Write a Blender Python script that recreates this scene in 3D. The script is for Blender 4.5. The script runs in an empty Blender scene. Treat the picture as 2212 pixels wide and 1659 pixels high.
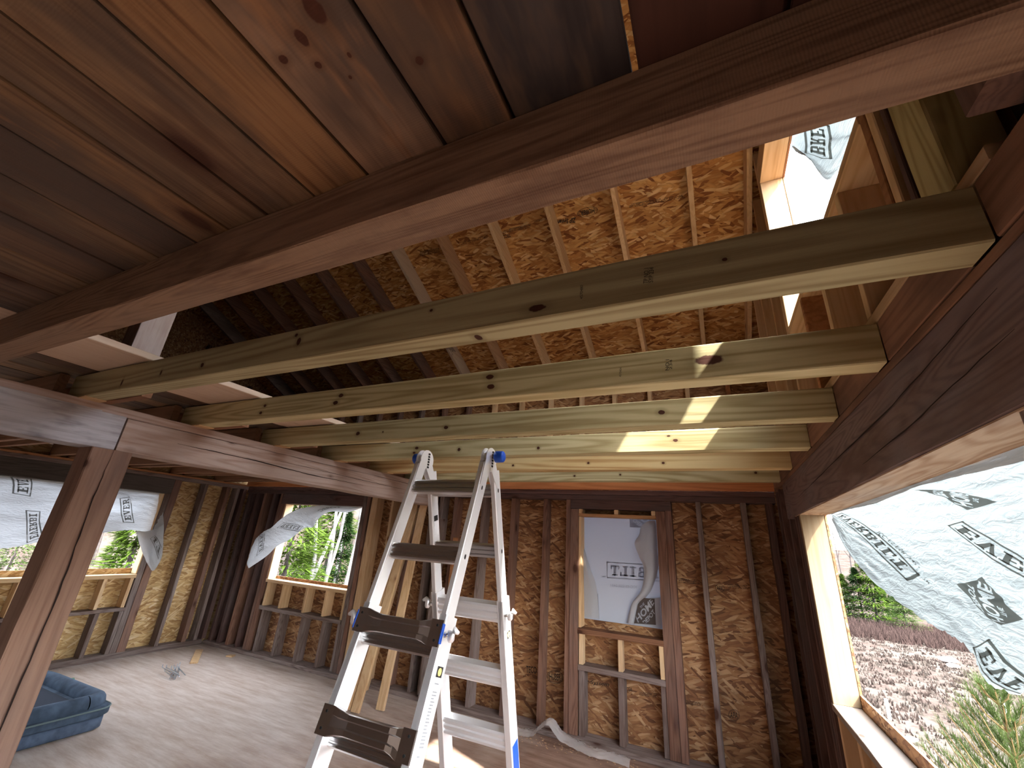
import bpy, bmesh, math, random
from mathutils import Vector, Matrix, noise as mnoise
random.seed(7)
SC = bpy.context.scene
COL = SC.collection
# ---------------------------------------------------------------- camera, sky, sun, exposure
F_PX = 891.43676
RM = ((0.9083639720, 0.4134932329, 0.0624358927),      # camera right / down / forward in room axes
      (-0.0945785582, 0.3485741396, -0.9324971665),
      (-0.4073448056, 0.8411417333, 0.3557397838))
ZO = 1.67                                              # eye height over the floor
cam_d = bpy.data.cameras.new('camera'); cam = bpy.data.objects.new('camera', cam_d); COL.objects.link(cam)
cam.matrix_world = Matrix(((RM[0][0], -RM[1][0], -RM[2][0], 0), (RM[0][1], -RM[1][1], -RM[2][1], 0),
                           (RM[0][2], -RM[1][2], -RM[2][2], ZO), (0, 0, 0, 1)))
cam_d.sensor_width = 36; cam_d.lens = F_PX * 36 / 2212; cam_d.clip_start = 0.02; cam_d.clip_end = 500
SC.camera = cam
SC.view_settings.view_transform = 'Standard'; SC.view_settings.look = 'None'
SC.view_settings.gamma = 1; SC.view_settings.use_curve_mapping = False
SC.view_settings.exposure = 2.15
world = bpy.data.worlds.new('sky'); SC.world = world; world.use_nodes = True
wn = world.node_tree; wn.nodes.clear()
wo = wn.nodes.new('ShaderNodeOutputWorld'); wb = wn.nodes.new('ShaderNodeBackground'); ws = wn.nodes.new('ShaderNodeTexSky')
ws.sky_type = 'NISHITA'; ws.sun_disc = False; ws.sun_elevation = math.radians(52); ws.sun_rotation = math.radians(111)
ws.air_density = 1.0; ws.dust_density = 3.0; ws.ozone_density = 1.0
wh = wn.nodes.new('ShaderNodeMixRGB'); wh.inputs[0].default_value = 0.45; wh.inputs[2].default_value = (9.3, 9.3, 9.3, 1)
wn.links.new(ws.outputs[0], wh.inputs[1]); wn.links.new(wh.outputs[0], wb.inputs[0]); wb.inputs[1].default_value = 0.6
wn.links.new(wb.outputs[0], wo.inputs[0])
sun_d = bpy.data.lights.new('sun', 'SUN'); sun_d.energy = 6.5; sun_d.angle = math.radians(0.8); sun_d.color = (1, .95, .86)
sun = bpy.data.objects.new('sun', sun_d); COL.objects.link(sun); sun.location = (6, -3, 12)
sun.rotation_euler = Vector((0.65, -0.25, 0.89)).to_track_quat('Z', 'Y').to_euler()

def ray(px, py):
    v = (px - 1106, py - 829.5, F_PX)
    return Vector([sum(RM[r][c] * v[r] for r in range(3)) for c in range(3)])
def at(px, py, ax, val):
    d = ray(px, py); return d * (val / d[ax])
def atp(px, py, n, k):            # plane n.p = k
    d = ray(px, py); return d * (k / d.dot(Vector(n)))
def px_of(p):
    c = [sum(RM[r][k] * p[k] for k in range(3)) for r in range(3)]
    return (1106 + F_PX * c[0] / c[2], 829.5 + F_PX * c[1] / c[2]) if c[2] > 0 else (-1e6, -1e6)

# ---------------------------------------------------------------- materials
def newmat(name):
    m = bpy.data.materials.new(name); m.use_nodes = True; nt = m.node_tree
    b = nt.nodes['Principled BSDF']; b.inputs['Specular IOR Level'].default_value = 0.25
    return m, nt, b
class G:
    def __init__(s, nt): s.nt = nt
    def n(s, t, **k):
        o = s.nt.nodes.new(t)
        for a, v in k.items():
            if a.startswith('i_'):
                o.inputs[a[2:].replace('_', ' ')].default_value = v
            else: setattr(o, a, v)
        return o
    def l(s, a, b): s.nt.links.new(a, b)
    def math(s, op, a, b=None, clamp=False):
        o = s.nt.nodes.new('ShaderNodeMath'); o.operation = op; o.use_clamp = clamp
        for i, x in enumerate((a, b)):
            if x is None: continue
            if isinstance(x, (int, float)): o.inputs[i].default_value = x
            else: s.l(x, o.inputs[i])
        return o.outputs[0]
    def mix(s, f, a, b, mode='MIX'):
        o = s.nt.nodes.new('ShaderNodeMixRGB'); o.blend_type = mode
        for i, x in enumerate((f, a, b)):
            if isinstance(x, (int, float)): o.inputs[i].default_value = x
            elif isinstance(x, tuple): o.inputs[i].default_value = (*x[:3], 1)
            else: s.l(x, o.inputs[i])
        return o.outputs[0]
    def ramp(s, f, stops):
        o = s.nt.nodes.new('ShaderNodeValToRGB'); e = o.color_ramp.elements
        while len(e) < len(stops): e.new(0.5)
        for i, (p, c) in enumerate(stops):
            e[i].position = p; e[i].color = (c, c, c, 1) if isinstance(c, (int, float)) else (*c, 1)
        s.l(f, o.inputs[0]); return o.outputs[0]
    def step(s, f, a, b): return s.ramp(f, [(a, 0.0), (b, 1.0)])
def srgb(r, g, b):
    f = lambda c: (c / 255 / 12.92) if c / 255 <= .04045 else ((c / 255 + .055) / 1.055) ** 2.4
    return (f(r), f(g), f(b))
AX = {'x': 0, 'y': 1, 'z': 2}
def wood(name, light, dark, axis='x', rings=22, ringamt=.55, fiber=.7, stain=None, stainamt=.6, stain_at=(.45, .65), knots=.085, knotcol=(.045, .015, .008),
         saw=0.0, rough=.8, kn=(), stain2=None, stretch=.07, nscale=7):
    m, nt, b = newmat(name); g = G(nt)
    tc = g.n('ShaderNodeTexCoord'); oi = g.n('ShaderNodeObjectInfo')
    off = g.n('ShaderNodeVectorMath', operation='SCALE'); off.inputs[0].default_value = (31, 17, 23); g.l(oi.outputs['Random'], off.inputs['Scale'])
    P = g.n('ShaderNodeVectorMath', operation='ADD'); g.l(tc.outputs['Object'], P.inputs[0]); g.l(off.outputs[0], P.inputs[1])
    def scaled(k):
        o = g.n('ShaderNodeVectorMath', operation='MULTIPLY'); v = [1, 1, 1]; v[AX[axis]] = k
        o.inputs[1].default_value = v; g.l(P.outputs[0], o.inputs[0]); return o.outputs[0]
    a = g.n('ShaderNodeTexNoise', i_Scale=nscale, i_Detail=1.5, i_Distortion=.25); g.l(scaled(stretch), a.inputs['Vector'])
    r = g.math('SINE', g.math('MULTIPLY', a.outputs['Fac'], rings * 6.28))
    r = g.math('POWER', g.math('ADD', g.math('MULTIPLY', r, .5), .5), 1.7)
    fb = g.n('ShaderNodeTexNoise', i_Scale=110, i_Detail=3); g.l(scaled(.035), fb.inputs['Vector'])
    f = g.math('MULTIPLY', g.math('SUBTRACT', fb.outputs['Fac'], .5), fiber)
    br = g.n('ShaderNodeTexNoise', i_Scale=3.5, i_Detail=3); g.l(scaled(.3), br.inputs['Vector'])
    bb = g.math('MULTIPLY', g.math('SUBTRACT', br.outputs['Fac'], .5), 1.1)
    sk = g.n('ShaderNodeTexNoise', i_Scale=34, i_Detail=4, i_Roughness=.65); g.l(scaled(.06), sk.inputs['Vector'])
    f = g.math('ADD', f, g.math('MULTIPLY', g.math('SUBTRACT', sk.outputs['Fac'], .5), fiber * 1.5))
    t = g.math('ADD', g.math('ADD', g.math('MULTIPLY', r, ringamt), f), bb, clamp=True)
    c = g.mix(t, light, dark)
    if stain:
        st = g.n('ShaderNodeTexNoise', i_Scale=3.0, i_Detail=5, i_Roughness=.6); g.l(scaled(.35), st.inputs['Vector'])
        c = g.mix(g.math('MULTIPLY', g.step(st.outputs['Fac'], *stain_at), stainamt), c, stain)
    if stain2:
        st = g.n('ShaderNodeTexNoise', i_Scale=5.0, i_Detail=5, i_Roughness=.7)
        o = g.n('ShaderNodeVectorMath', operation='ADD'); o.inputs[1].default_value = (9, 4, 7); g.l(scaled(.25), o.inputs[0]); g.l(o.outputs[0], st.inputs['Vector'])
        c = g.mix(g.math('MULTIPLY', g.step(st.outputs['Fac'], .52, .68), .75), c, stain2)
    kmask = None
    if knots:
        v = g.n('ShaderNodeTexVoronoi', i_Scale=3.6); g.l(scaled(.55), v.inputs['Vector'])
        kd = v.outputs['Distance']
        c = g.mix(g.ramp(kd, [(0, .9), (knots * .8, .9), (knots * 1.25, .35), (knots * 2.2, 0.0)]), c, knotcol)
    for (kx, ky, kz, rx, ry, rz) in kn:              # named knots, room coordinates
        geo = g.n('ShaderNodeNewGeometry'); s1 = g.n('ShaderNodeVectorMath', operation='SUBTRACT'); g.l(geo.outputs['Position'], s1.inputs[0]); s1.inputs[1].default_value = (kx, ky, kz + ZO)
        s2 = g.n('ShaderNodeVectorMath', operation='DIVIDE'); g.l(s1.outputs[0], s2.inputs[0]); s2.inputs[1].default_value = (rx, ry, rz)
        s3 = g.n('ShaderNodeVectorMath', operation='LENGTH'); g.l(s2.outputs[0], s3.inputs[0])
        nn = g.n('ShaderNodeTexNoise', i_Scale=60); g.l(geo.outputs['Position'], nn.inputs['Vector'])
        d = g.math('ADD', s3.outputs['Value'], g.math('MULTIPLY', g.math('SUBTRACT', nn.outputs['Fac'], .5), .5))
        halo = g.mix(g.math('MULTIPLY', g.ramp(g.math('MULTIPLY', d, .4), [(.38, 1.0), (.95, 0.0)]), .45), c, tuple(x * .55 for x in dark))
        c = g.mix(g.ramp(d, [(.8, 1.0), (1.02, 0.0)]), halo, g.mix(nn.outputs['Fac'], knotcol, tuple(x * 1.7 for x in knotcol)))
    hs = g.n('ShaderNodeHueSaturation'); g.l(c, hs.inputs['Color'])
    g.l(g.math('ADD', g.math('MULTIPLY', oi.outputs['Random'], .3), .85), hs.inputs['Value'])
    c = hs.outputs[0]
    g.l(c, b.inputs['Base Color']); b.inputs['Roughness'].default_value = rough
    bp = g.n('ShaderNodeBump', i_Strength=.35, i_Distance=.002)
    h = g.math('ADD', fb.outputs['Fac'], g.math('MULTIPLY', r, .3))
    if saw:
        w = g.n('ShaderNodeTexWave', i_Scale=70, i_Distortion=2.5, i_Detail=2); w.bands_direction = axis.upper(); g.l(tc.outputs['Object'], w.inputs['Vector'])
        h = g.math('ADD', h, g.math('MULTIPLY', w.outputs['Fac'], saw))
    g.l(h, bp.inputs['Height']); g.l(bp.outputs[0], b.inputs['Normal'])
    return m
def osb(name, cols, normal='y', rough=.7, sc=1.0, dirt=.35):
    m, nt, b = newmat(name); g = G(nt); tc = g.n('ShaderNodeTexCoord')
    nz = g.n('ShaderNodeTexNoise', i_Scale=9, i_Detail=2); g.l(tc.outputs['Object'], nz.inputs['Vector'])
    wv = g.n('ShaderNodeVectorMath', operation='MULTIPLY_ADD'); g.l(nz.outputs['Color'], wv.inputs[0]); wv.inputs[1].default_value = (.018,) * 3; g.l(tc.outputs['Object'], wv.inputs[2])
    outs = []
    long_ax = {'y': 0, 'x': 1, 'z': 0}[normal]; nrm = AX[normal]
    for i, a in enumerate((4, -9, 20, -40)):
        mp = g.n('ShaderNodeMapping'); rot = [0, 0, 0]; rot[nrm] = math.radians(a); mp.inputs['Rotation'].default_value = rot
        g.l(wv.outputs[0], mp.inputs['Vector'])
        s2 = g.n('ShaderNodeVectorMath', operation='MULTIPLY_ADD'); v = [50 * sc] * 3; v[long_ax] = 9 * sc; s2.inputs[1].default_value = v; s2.inputs[2].default_value = (i * 7.3,) * 3
        g.l(mp.outputs[0], s2.inputs[0])
        vo = g.n('ShaderNodeTexVoronoi', i_Scale=1.0); g.l(s2.outputs[0], vo.inputs['Vector'])
        outs.append((g.n('ShaderNodeSeparateColor'), vo)); g.l(vo.outputs['Color'], outs[-1][0].inputs[0])
    val = outs[0][0].outputs[0]; dist = outs[0][1].outputs['Distance']
    for i in (1, 2, 3):
        pick = g.math('GREATER_THAN', outs[i][0].outputs[1], (.55, .66, .8)[i - 1])
        val = g.mix(pick, val, outs[i][0].outputs[0]); dist = g.mix(pick, dist, outs[i][1].outputs['Distance'])
    n = len(cols); c = g.ramp(val, [(i / (n - 1), cc) for i, cc in enumerate(cols)])
    c = g.mix(g.math('MULTIPLY', g.step(dist, .35, .95), .35), c, tuple(x * .45 for x in cols[0]))
    bg = g.n('ShaderNodeTexNoise', i_Scale=2.2, i_Detail=4); g.l(tc.outputs['Object'], bg.inputs['Vector'])
    c = g.mix(g.math('MULTIPLY', g.step(bg.outputs['Fac'], .45, .7), dirt), c, tuple(x * .6 for x in cols[0]))
    g.l(c, b.inputs['Base Color']); b.inputs['Roughness'].default_value = rough
    bp = g.n('ShaderNodeBump', i_Strength=.25, i_Distance=.002); g.l(val, bp.inputs['Height']); g.l(bp.outputs[0], b.inputs['Normal'])
    return m
def plain(name, col, rough=.6, metal=0.0, noise=0.0, spec=.3, nscale=20):
    m, nt, b = newmat(name); b.inputs['Roughness'].default_value = rough; b.inputs['Metallic'].default_value = metal; b.inputs['Specular IOR Level'].default_value = spec
    if noise:
        g = G(nt); tc = g.n('ShaderNodeTexCoord'); nz = g.n('ShaderNodeTexNoise', i_Scale=nscale, i_Detail=4); g.l(tc.outputs['Object'], nz.inputs['Vector'])
        g.l(g.mix(g.step(nz.outputs['Fac'], .35, .65), tuple(c * (1 - noise) for c in col), tuple(min(1, c * (1 + noise)) for c in col)), b.inputs['Base Color'])
    else: b.inputs['Base Color'].default_value = (*col, 1)
    return m
def cloth(name, col, trans=.5, bump=0.0, tcol=None):
    m = bpy.data.materials.new(name); m.use_nodes = True; nt = m.node_tree; nt.nodes.clear(); g = G(nt)
    o = g.n('ShaderNodeOutputMaterial'); d = g.n('ShaderNodeBsdfDiffuse'); t = g.n('ShaderNodeBsdfTranslucent'); mx = g.n('ShaderNodeMixShader'); mx.inputs[0].default_value = trans
    tc = g.n('ShaderNodeTexCoord')
    d.inputs[0].default_value = (*col, 1); t.inputs[0].default_value = (*(tcol or col), 1)
    if bump:
        nz = g.n('ShaderNodeTexNoise', i_Scale=14, i_Detail=3, i_Distortion=1.5); mp = g.n('ShaderNodeMapping'); mp.inputs['Scale'].default_value = (1, .8, 3.2); mp.inputs['Rotation'].default_value = (.5, 0, 0)
        g.l(tc.outputs['Object'], mp.inputs[0]); g.l(mp.outputs[0], nz.inputs['Vector'])
        bp = g.n('ShaderNodeBump', i_Strength=bump, i_Distance=.03); g.l(nz.outputs['Fac'], bp.inputs['Height'])
        g.l(bp.outputs[0], d.inputs['Normal']); g.l(bp.outputs[0], t.inputs['Normal'])
    g.l(d.outputs[0], mx.inputs[1]); g.l(t.outputs[0], mx.inputs[2]); g.l(mx.outputs[0], o.inputs[0])
    return m

M = {}
for ax in 'xyz':
    M['old_' + ax] = wood('weathered_brown_wood_' + ax, (.23, .125, .085), (.10, .045, .030), ax, fiber=1.2, stain=(.13, .10, .095), stainamt=.55, rough=.85)
    M['gray_' + ax] = wood('gray_weathered_wood_' + ax, (.24, .19, .17), (.10, .07, .06), ax, fiber=1.2, stain=(.12, .07, .05), stainamt=.6, rough=.85)
    M['new_' + ax] = wood('pale_new_lumber_' + ax, (.66, .46, .26), (.47, .27, .12), ax, ringamt=.4, rings=14, stain=(.62, .48, .34), stainamt=.3, knots=.06, knotcol=(.22, .08, .03))
    M['dark_' + ax] = wood('dark_stained_wood_' + ax, (.12, .068, .058), (.05, .027, .024), ax, stain=(.085, .075, .075), stainamt=.6, rough=.8)
M['jamb_z'] = wood('jamb_pine', (.27, .205, .125), (.20, .135, .07), 'z', ringamt=.35, rings=8, knots=.07, knotcol=(.18, .07, .02))
M['sill_y'] = wood('sill_pine', (.33, .29, .25), (.24, .18, .13), 'y', ringamt=.35, rings=8, knots=.05)
PT = dict(light=(.52, .47, .27), dark=(.30, .24, .11), axis='x', rings=16, ringamt=.75, fiber=.5, knots=0, rough=.8, stretch=.045, nscale=6)
M['orange_x'] = wood('orange_fir', (.50, .20, .075), (.30, .10, .035), 'x', rings=9, ringamt=.5, knots=.05)
M['lap_x'] = wood('brown_bay_joist', (.26, .13, .07), (.15, .07, .035), 'x', rings=9, ringamt=.5, knots=.05)
M['orange_y'] = wood('orange_fir_y', (.40, .19, .085), (.24, .10, .045), 'y', rings=9, ringamt=.5, knots=.05)
M['beam'] = wood('red_brown_rough_beam', (.33, .215, .14), (.155, .085, .052), 'x', rings=26, ringamt=.55, fiber=1.3, stain=(.30, .215, .155), stainamt=.65, saw=.8, rough=.9, knots=.04, stain2=(.14, .078, .055))
M['beam_r'] = wood('gray_brown_beam', (.42, .32, .27), (.25, .15, .11), 'y', rings=12, ringamt=.5, fiber=1.2, stain=(.33, .27, .24), stainamt=.6, knots=.05, rough=.85)
M['beam_l'] = wood('silver_gray_beam', (.48, .47, .49), (.29, .26, .26), 'y', rings=10, ringamt=.5, fiber=1.2, stain=(.06, .055, .06), stainamt=.85, stain_at=(.50, .60), knots=.05, rough=.85)
M['post'] = wood('brown_post', (.27, .165, .12), (.15, .078, .05), 'z', rings=5, ringamt=.35, fiber=.9, stain=(.20, .15, .135), stainamt=.5, rough=.85, knots=.04)
M['header'] = wood('dark_purple_brown_header', (.19, .13, .12), (.085, .052, .048), 'y', stain=(.16, .15, .165), stainamt=.6, rough=.7, knots=.04, stain2=(.11, .06, .048))
M['headsof'] = wood('streaky_pale_soffit', (.50, .36, .24), (.30, .16, .08), 'y', rings=14, ringamt=.6, stain=(.34, .29, .25), stainamt=.5, knots=0, stretch=.15)
M['rim'] = wood('stained_brown_rim', (.28, .15, .09), (.16, .08, .045), 'y', stain=(.07, .045, .035), stainamt=.7, rings=10)
CE = [((.27, .15, .07), (.10, .045, .018)), ((.29, .185, .12), (.15, .08, .042)), ((.25, .145, .07), (.10, .05, .02)), ((.18, .115, .066), (.07, .038, .02)),
      ((.145, .09, .058), (.055, .032, .02)), ((.25, .155, .085), (.11, .06, .028))]
def _pk(px, py, a, b): q = at(px, py, 2, .745); return (q.x, q.y, q.z, a, b, .05)
PKN = {1: [_pk(652, 82, .010, .014), _pk(612, 128, .009, .008), _pk(688, 140, .007, .006), _pk(680, 22, .016, .022), _pk(755, 118, .004, .005), _pk(757, 166, .0035, .0035)], 0: [_pk(906, 131, .008, .007), _pk(740, 85, .002, .002)]}
CEIL = [wood('ceiling_plank_%s' % w, l, d, 'y', rings=7, ringamt=.5, fiber=1.5, stain=(.07, .052, .043), stainamt=.85, stain_at=(.47, .62), stain2=(.38, .19, .085) if i in (0, 1, 2) else (.085, .045, .028), knots=.10, rough=.7, saw=.25, kn=PKN.get(i, ()))
        for i, (w, (l, d)) in enumerate(zip(('orange', 'pinkish', 'golden', 'olive', 'umber', 'tan'), CE))]
CEIL.append(wood('ceiling_plank_black', (.075, .062, .058), (.030, .024, .024), 'y', rings=7, stain=(.02, .018, .02), stainamt=.7, stain2=(.13, .085, .055), rough=.7))
CEIL.append(wood('ceiling_plank_maroon', (.075, .033, .024), (.04, .018, .014), 'y', rings=7, rough=.8))
OW = [(.13, .055, .025), (.27, .125, .055), (.34, .17, .075), (.41, .22, .10), (.56, .36, .20)]
OR = [(.20, .07, .02), (.44, .20, .06), (.56, .29, .095), (.66, .38, .14), (.80, .56, .29)]
OL = [(.30, .16, .06), (.44, .27, .11), (.54, .36, .16), (.62, .43, .21), (.68, .52, .32)]
M['osb_far'] = osb('strand_board_far', OW, 'y'); M['osb_left'] = osb('strand_board_left', OL, 'x', dirt=.2); M['osb_right'] = osb('strand_board_right', OW, 'x')
M['osb_roof'] = osb('strand_board_roof', OR, 'z', sc=.8, dirt=.2)
M['ply'] = wood('gable_plywood', (.40, .20, .10), (.28, .13, .06), 'y', rings=5, ringamt=.4, knots=.07)
M['wrap'] = cloth('white_house_wrap', (.74, .76, .78), .5, .3, (.22, .235, .25))
M['wrap_sunny'] = cloth('white_house_wrap_sunlit_side', (.70, .76, .80), .5, .3, (.098, .121, .130))
M['wrap_thin'] = cloth('thin_wrap_edge', (.70, .70, .70), .6, .2, (.25, .23, .215))
M['wrap_flat'] = cloth('white_house_wrap_flat', (.74, .76, .80), .5, 0, (.225, .24, .275))
M['ink'] = cloth('gray_print', (.13, .125, .12), .55, 0, (.33, .33, .30))
M['ink_light'] = cloth('pale_gray_print', (.30, .31, .34), .55, 0, (.50, .50, .53))
M['stamp'] = plain('black_stamp_ink', (.03, .025, .02), .9)
M['alu'] = plain('brushed_aluminium', (.88, .90, .93), .38, .6)
M['alu_dark'] = plain('stamped_aluminium', (.55, .54, .54), .3, 1.0)
M['blue'] = plain('blue_plastic', (.01, .08, .50), .35)
M['black'] = plain('black_plastic', (.02, .02, .02), .5)

# ---------------------------------------------------------------- mesh helpers
class MB:
    def __init__(s): s.v = []; s.f = []; s.m = []
    def add(s, vs, fs, mi=0):
        b = len(s.v); s.v += [tuple(v) for v in vs]; s.f += [tuple(b + i for i in f) for f in fs]; s.m += [mi] * len(fs); return s
    def box(s, x0, x1, y0, y1, z0, z1, mi=0):
        vs = [(x, y, z) for x in (x0, x1) for y in (y0, y1) for z in (z0, z1)]
        return s.add(vs, [(0, 1, 3, 2), (4, 6, 7, 5), (0, 4, 5, 1), (2, 3, 7, 6), (0, 2, 6, 4), (1, 5, 7, 3)], mi)
    def beam(s, p0, p1, w, h, side=None, ch=.003, jit=0.0, seg=None, mi=0, up=None):
        """squared timber from p0 to p1 (centre line); w across (side), h the other way"""
        p0 = Vector(p0); p1 = Vector(p1); d = (p1 - p0); L = d.length; d = d / L
        if side is None: side = d.cross(Vector((0, 0, 1))) if abs(d.z) < .95 else Vector((1, 0, 0))
        a = Vector(side); a = (a - d * a.dot(d)).normalized(); b = d.cross(a)
        if seg is None: seg = max(1, int(L / .22)) if jit else 1
        q = [(-w/2+ch, -h/2), (w/2-ch, -h/2), (w/2, -h/2+ch), (w/2, h/2-ch), (w/2-ch, h/2), (-w/2+ch, h/2), (-w/2, h/2-ch), (-w/2, -h/2+ch)]
        vs = []; sd = random.random() * 50
        for i in range(seg + 1):
            c = p0 + d * (L * i / seg)
            for k, (x, y) in enumerate(q):
                jx = jy = 0
                if jit: jx = mnoise.noise(Vector((sd + i * .7, (k // 2) * 3.1, 0))) * jit; jy = mnoise.noise(Vector((sd + i * .7, (k // 2) * 3.1, 9))) * jit
                vs.append(c + a * (x + jx) + b * (y + jy))
        fs = [tuple(range(7, -1, -1)), tuple(seg * 8 + k for k in range(8))]
        for i in range(seg):
            for k in range(8):
                k2 = (k + 1) % 8; fs.append((i * 8 + k, i * 8 + k2, i * 8 + 8 + k2, i * 8 + 8 + k))
        return s.add(vs, fs, mi)
    def tb(s, x0, x1, y0, y1, z0, z1, ch=.003, jit=0.0, mi=0):
        D = (x1 - x0, y1 - y0, z1 - z0); c = ((x0 + x1) / 2, (y0 + y1) / 2, (z0 + z1) / 2); k = D.index(max(D))
        ch = min(ch, min(D) * .3)
        if k == 0: return s.beam((x0, c[1], c[2]), (x1, c[1], c[2]), D[1], D[2], (0, 1, 0), ch, jit, mi=mi)
        if k == 1: return s.beam((c[0], y0, c[2]), (c[0], y1, c[2]), D[0], D[2], (1, 0, 0), ch, jit, mi=mi)
        return s.beam((c[0], c[1], z0), (c[0], c[1], z1), D[0], D[1], (1, 0, 0), ch, jit, mi=mi)
    def tube(s, pts, rad, n=8, mi=0, caps=True):
        pts = [Vector(p) for p in pts]; vs = []; fs = []
        for i, p in enumerate(pts):
            d = (pts[min(i + 1, len(pts) - 1)] - pts[max(i - 1, 0)]).normalized()
            a = d.cross(Vector((0, 0, 1)) if abs(d.z) < .9 else Vector((1, 0, 0))).normalized(); b = d.cross(a)
            r = rad[i] if isinstance(rad, (list, tuple)) else rad
            vs += [p + a * (r * math.cos(t * 2 * math.pi / n)) + b * (r * math.sin(t * 2 * math.pi / n)) for t in range(n)]
        for i in range(len(pts) - 1):
            for k in range(n): fs.append((i * n + k, i * n + (k + 1) % n, (i + 1) * n + (k + 1) % n, (i + 1) * n + k))
        if caps: fs += [tuple(range(n - 1, -1, -1)), tuple((len(pts) - 1) * n + k for k in range(n))]
        return s.add(vs, fs, mi)
    def prism(s, poly, ax, a0, a1, mi=0):
        """poly: 2D outline in the two other axes, extruded along ax"""
        def P(u, v, w):
            c = [u, v]; c.insert(ax, w); return tuple(c)
        n = len(poly); vs = [P(u, v, a0) for u, v in poly] + [P(u, v, a1) for u, v in poly]
        fs = [tuple(range(n)), tuple(range(2 * n - 1, n - 1, -1))] + [(i, (i + 1) % n, n + (i + 1) % n, n + i) for i in range(n)]
        return s.add(vs, fs, mi)
    def build(s, name, mat, parent=None, label=None, cat=None, group=None, kind=None, smooth=False, origin=None):
        xs, ys, zs = zip(*s.v)
        o0 = Vector(origin) if origin else Vector(((min(xs) + max(xs)) / 2, (min(ys) + max(ys)) / 2, min(zs)))
        me = bpy.data.meshes.new(name); me.from_pydata([(v[0] - o0.x, v[1] - o0.y, v[2] - o0.z) for v in s.v], [], s.f); me.validate()
        for m in (mat if isinstance(mat, (list, tuple)) else [mat]): me.materials.append(m)
        if any(s.m) and len(me.polygons) == len(s.m):
            me.polygons.foreach_set('material_index', s.m)
        bm = bmesh.new(); bm.from_mesh(me); bmesh.ops.recalc_face_normals(bm, faces=bm.faces); bm.to_mesh(me); bm.free()
        if smooth: me.polygons.foreach_set('use_smooth', [True] * len(me.polygons))
        o = bpy.data.objects.new(name, me); COL.objects.link(o)
        w = o0 + Vector((0, 0, ZO))
        if parent is not None:
            o.parent = parent; o.location = w - WL[parent.name]
        else: o.location = w
        WL[o.name] = w
        return tag(o, label, cat, group, kind)
WL = {}
def tag(o, label=None, cat=None, group=None, kind=None):
    if label: o['label'] = label
    if cat: o['category'] = cat
    if group: o['group'] = group
    if kind: o['kind'] = kind
    return o
def empty(name, loc, label=None, cat=None, group=None, kind=None):
    o = bpy.data.objects.new(name, None); COL.objects.link(o); o.empty_display_size = .1
    w = Vector(loc) + Vector((0, 0, ZO)); o.location = w; WL[o.name] = w
    return tag(o, label, cat, group, kind)
ORD = ['', 'second ', 'third ', 'fourth ', 'fifth ', 'sixth ', 'seventh ', 'eighth ', 'ninth ', 'tenth ', 'eleventh ', 'twelfth ', 'thirteenth ', 'fourteenth ', 'fifteenth ', 'sixteenth ', 'seventeenth ', 'eighteenth ', 'nineteenth ', 'twentieth ']
NEARH = []
def T(name, x0, x1, y0, y1, z0, z1, mat, label=None, cat=None, group=None, jit=.003, ch=.003, parent=None, kind=None):
    return MB().tb(x0, x1, y0, y1, z0, z1, ch, jit).build(name, M[mat] if isinstance(mat, str) else mat, parent, label, cat, group, kind)
ROOF0, SL = 4.30, 0.5                                   # rafter undersides: z = ROOF0 - SL*y
RIDGE = 0.3
def roof_under(y): return (ROOF0 - SL * y) if y > RIDGE else (ROOF0 - SL * (2 * RIDGE - y))
SH = .206
def sheet(mb, ax, c0, c1, u0, u1, v0, v1, holes, clip=False, mi=0):
    us = sorted({u0, u1} | {h[i] for h in holes for i in (0, 1)} | ({round(u0 + .25 * k, 3) for k in range(int((u1 - u0) / .25) + 1)} | {RIDGE} if clip else set()))
    us = [u for u in us if u0 <= u <= u1]; vs_ = sorted({v0, v1} | {h[i] for h in holes for i in (2, 3)})
    for a, b in zip(us, us[1:]):
        for c, d in zip(vs_, vs_[1:]):
            if any(h[0] <= (a + b) / 2 <= h[1] and h[2] <= (c + d) / 2 <= h[3] for h in holes): continue
            ta, tb_ = (min(d, roof_under(a) + SH), min(d, roof_under(b) + SH)) if clip else (d, d)
            if ta <= c or tb_ <= c: continue
            P = []
            for w in (c0, c1):
                for (u, v) in ((a, c), (b, c), (b, tb_), (a, ta)):
                    P.append((u, w, v) if ax == 1 else (w, u, v))
            mb.add(P, [(0, 1, 2, 3), (7, 6, 5, 4), (0, 4, 5, 1), (1, 5, 6, 2), (2, 6, 7, 3), (3, 7, 4, 0)], mi)
    return mb
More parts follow.
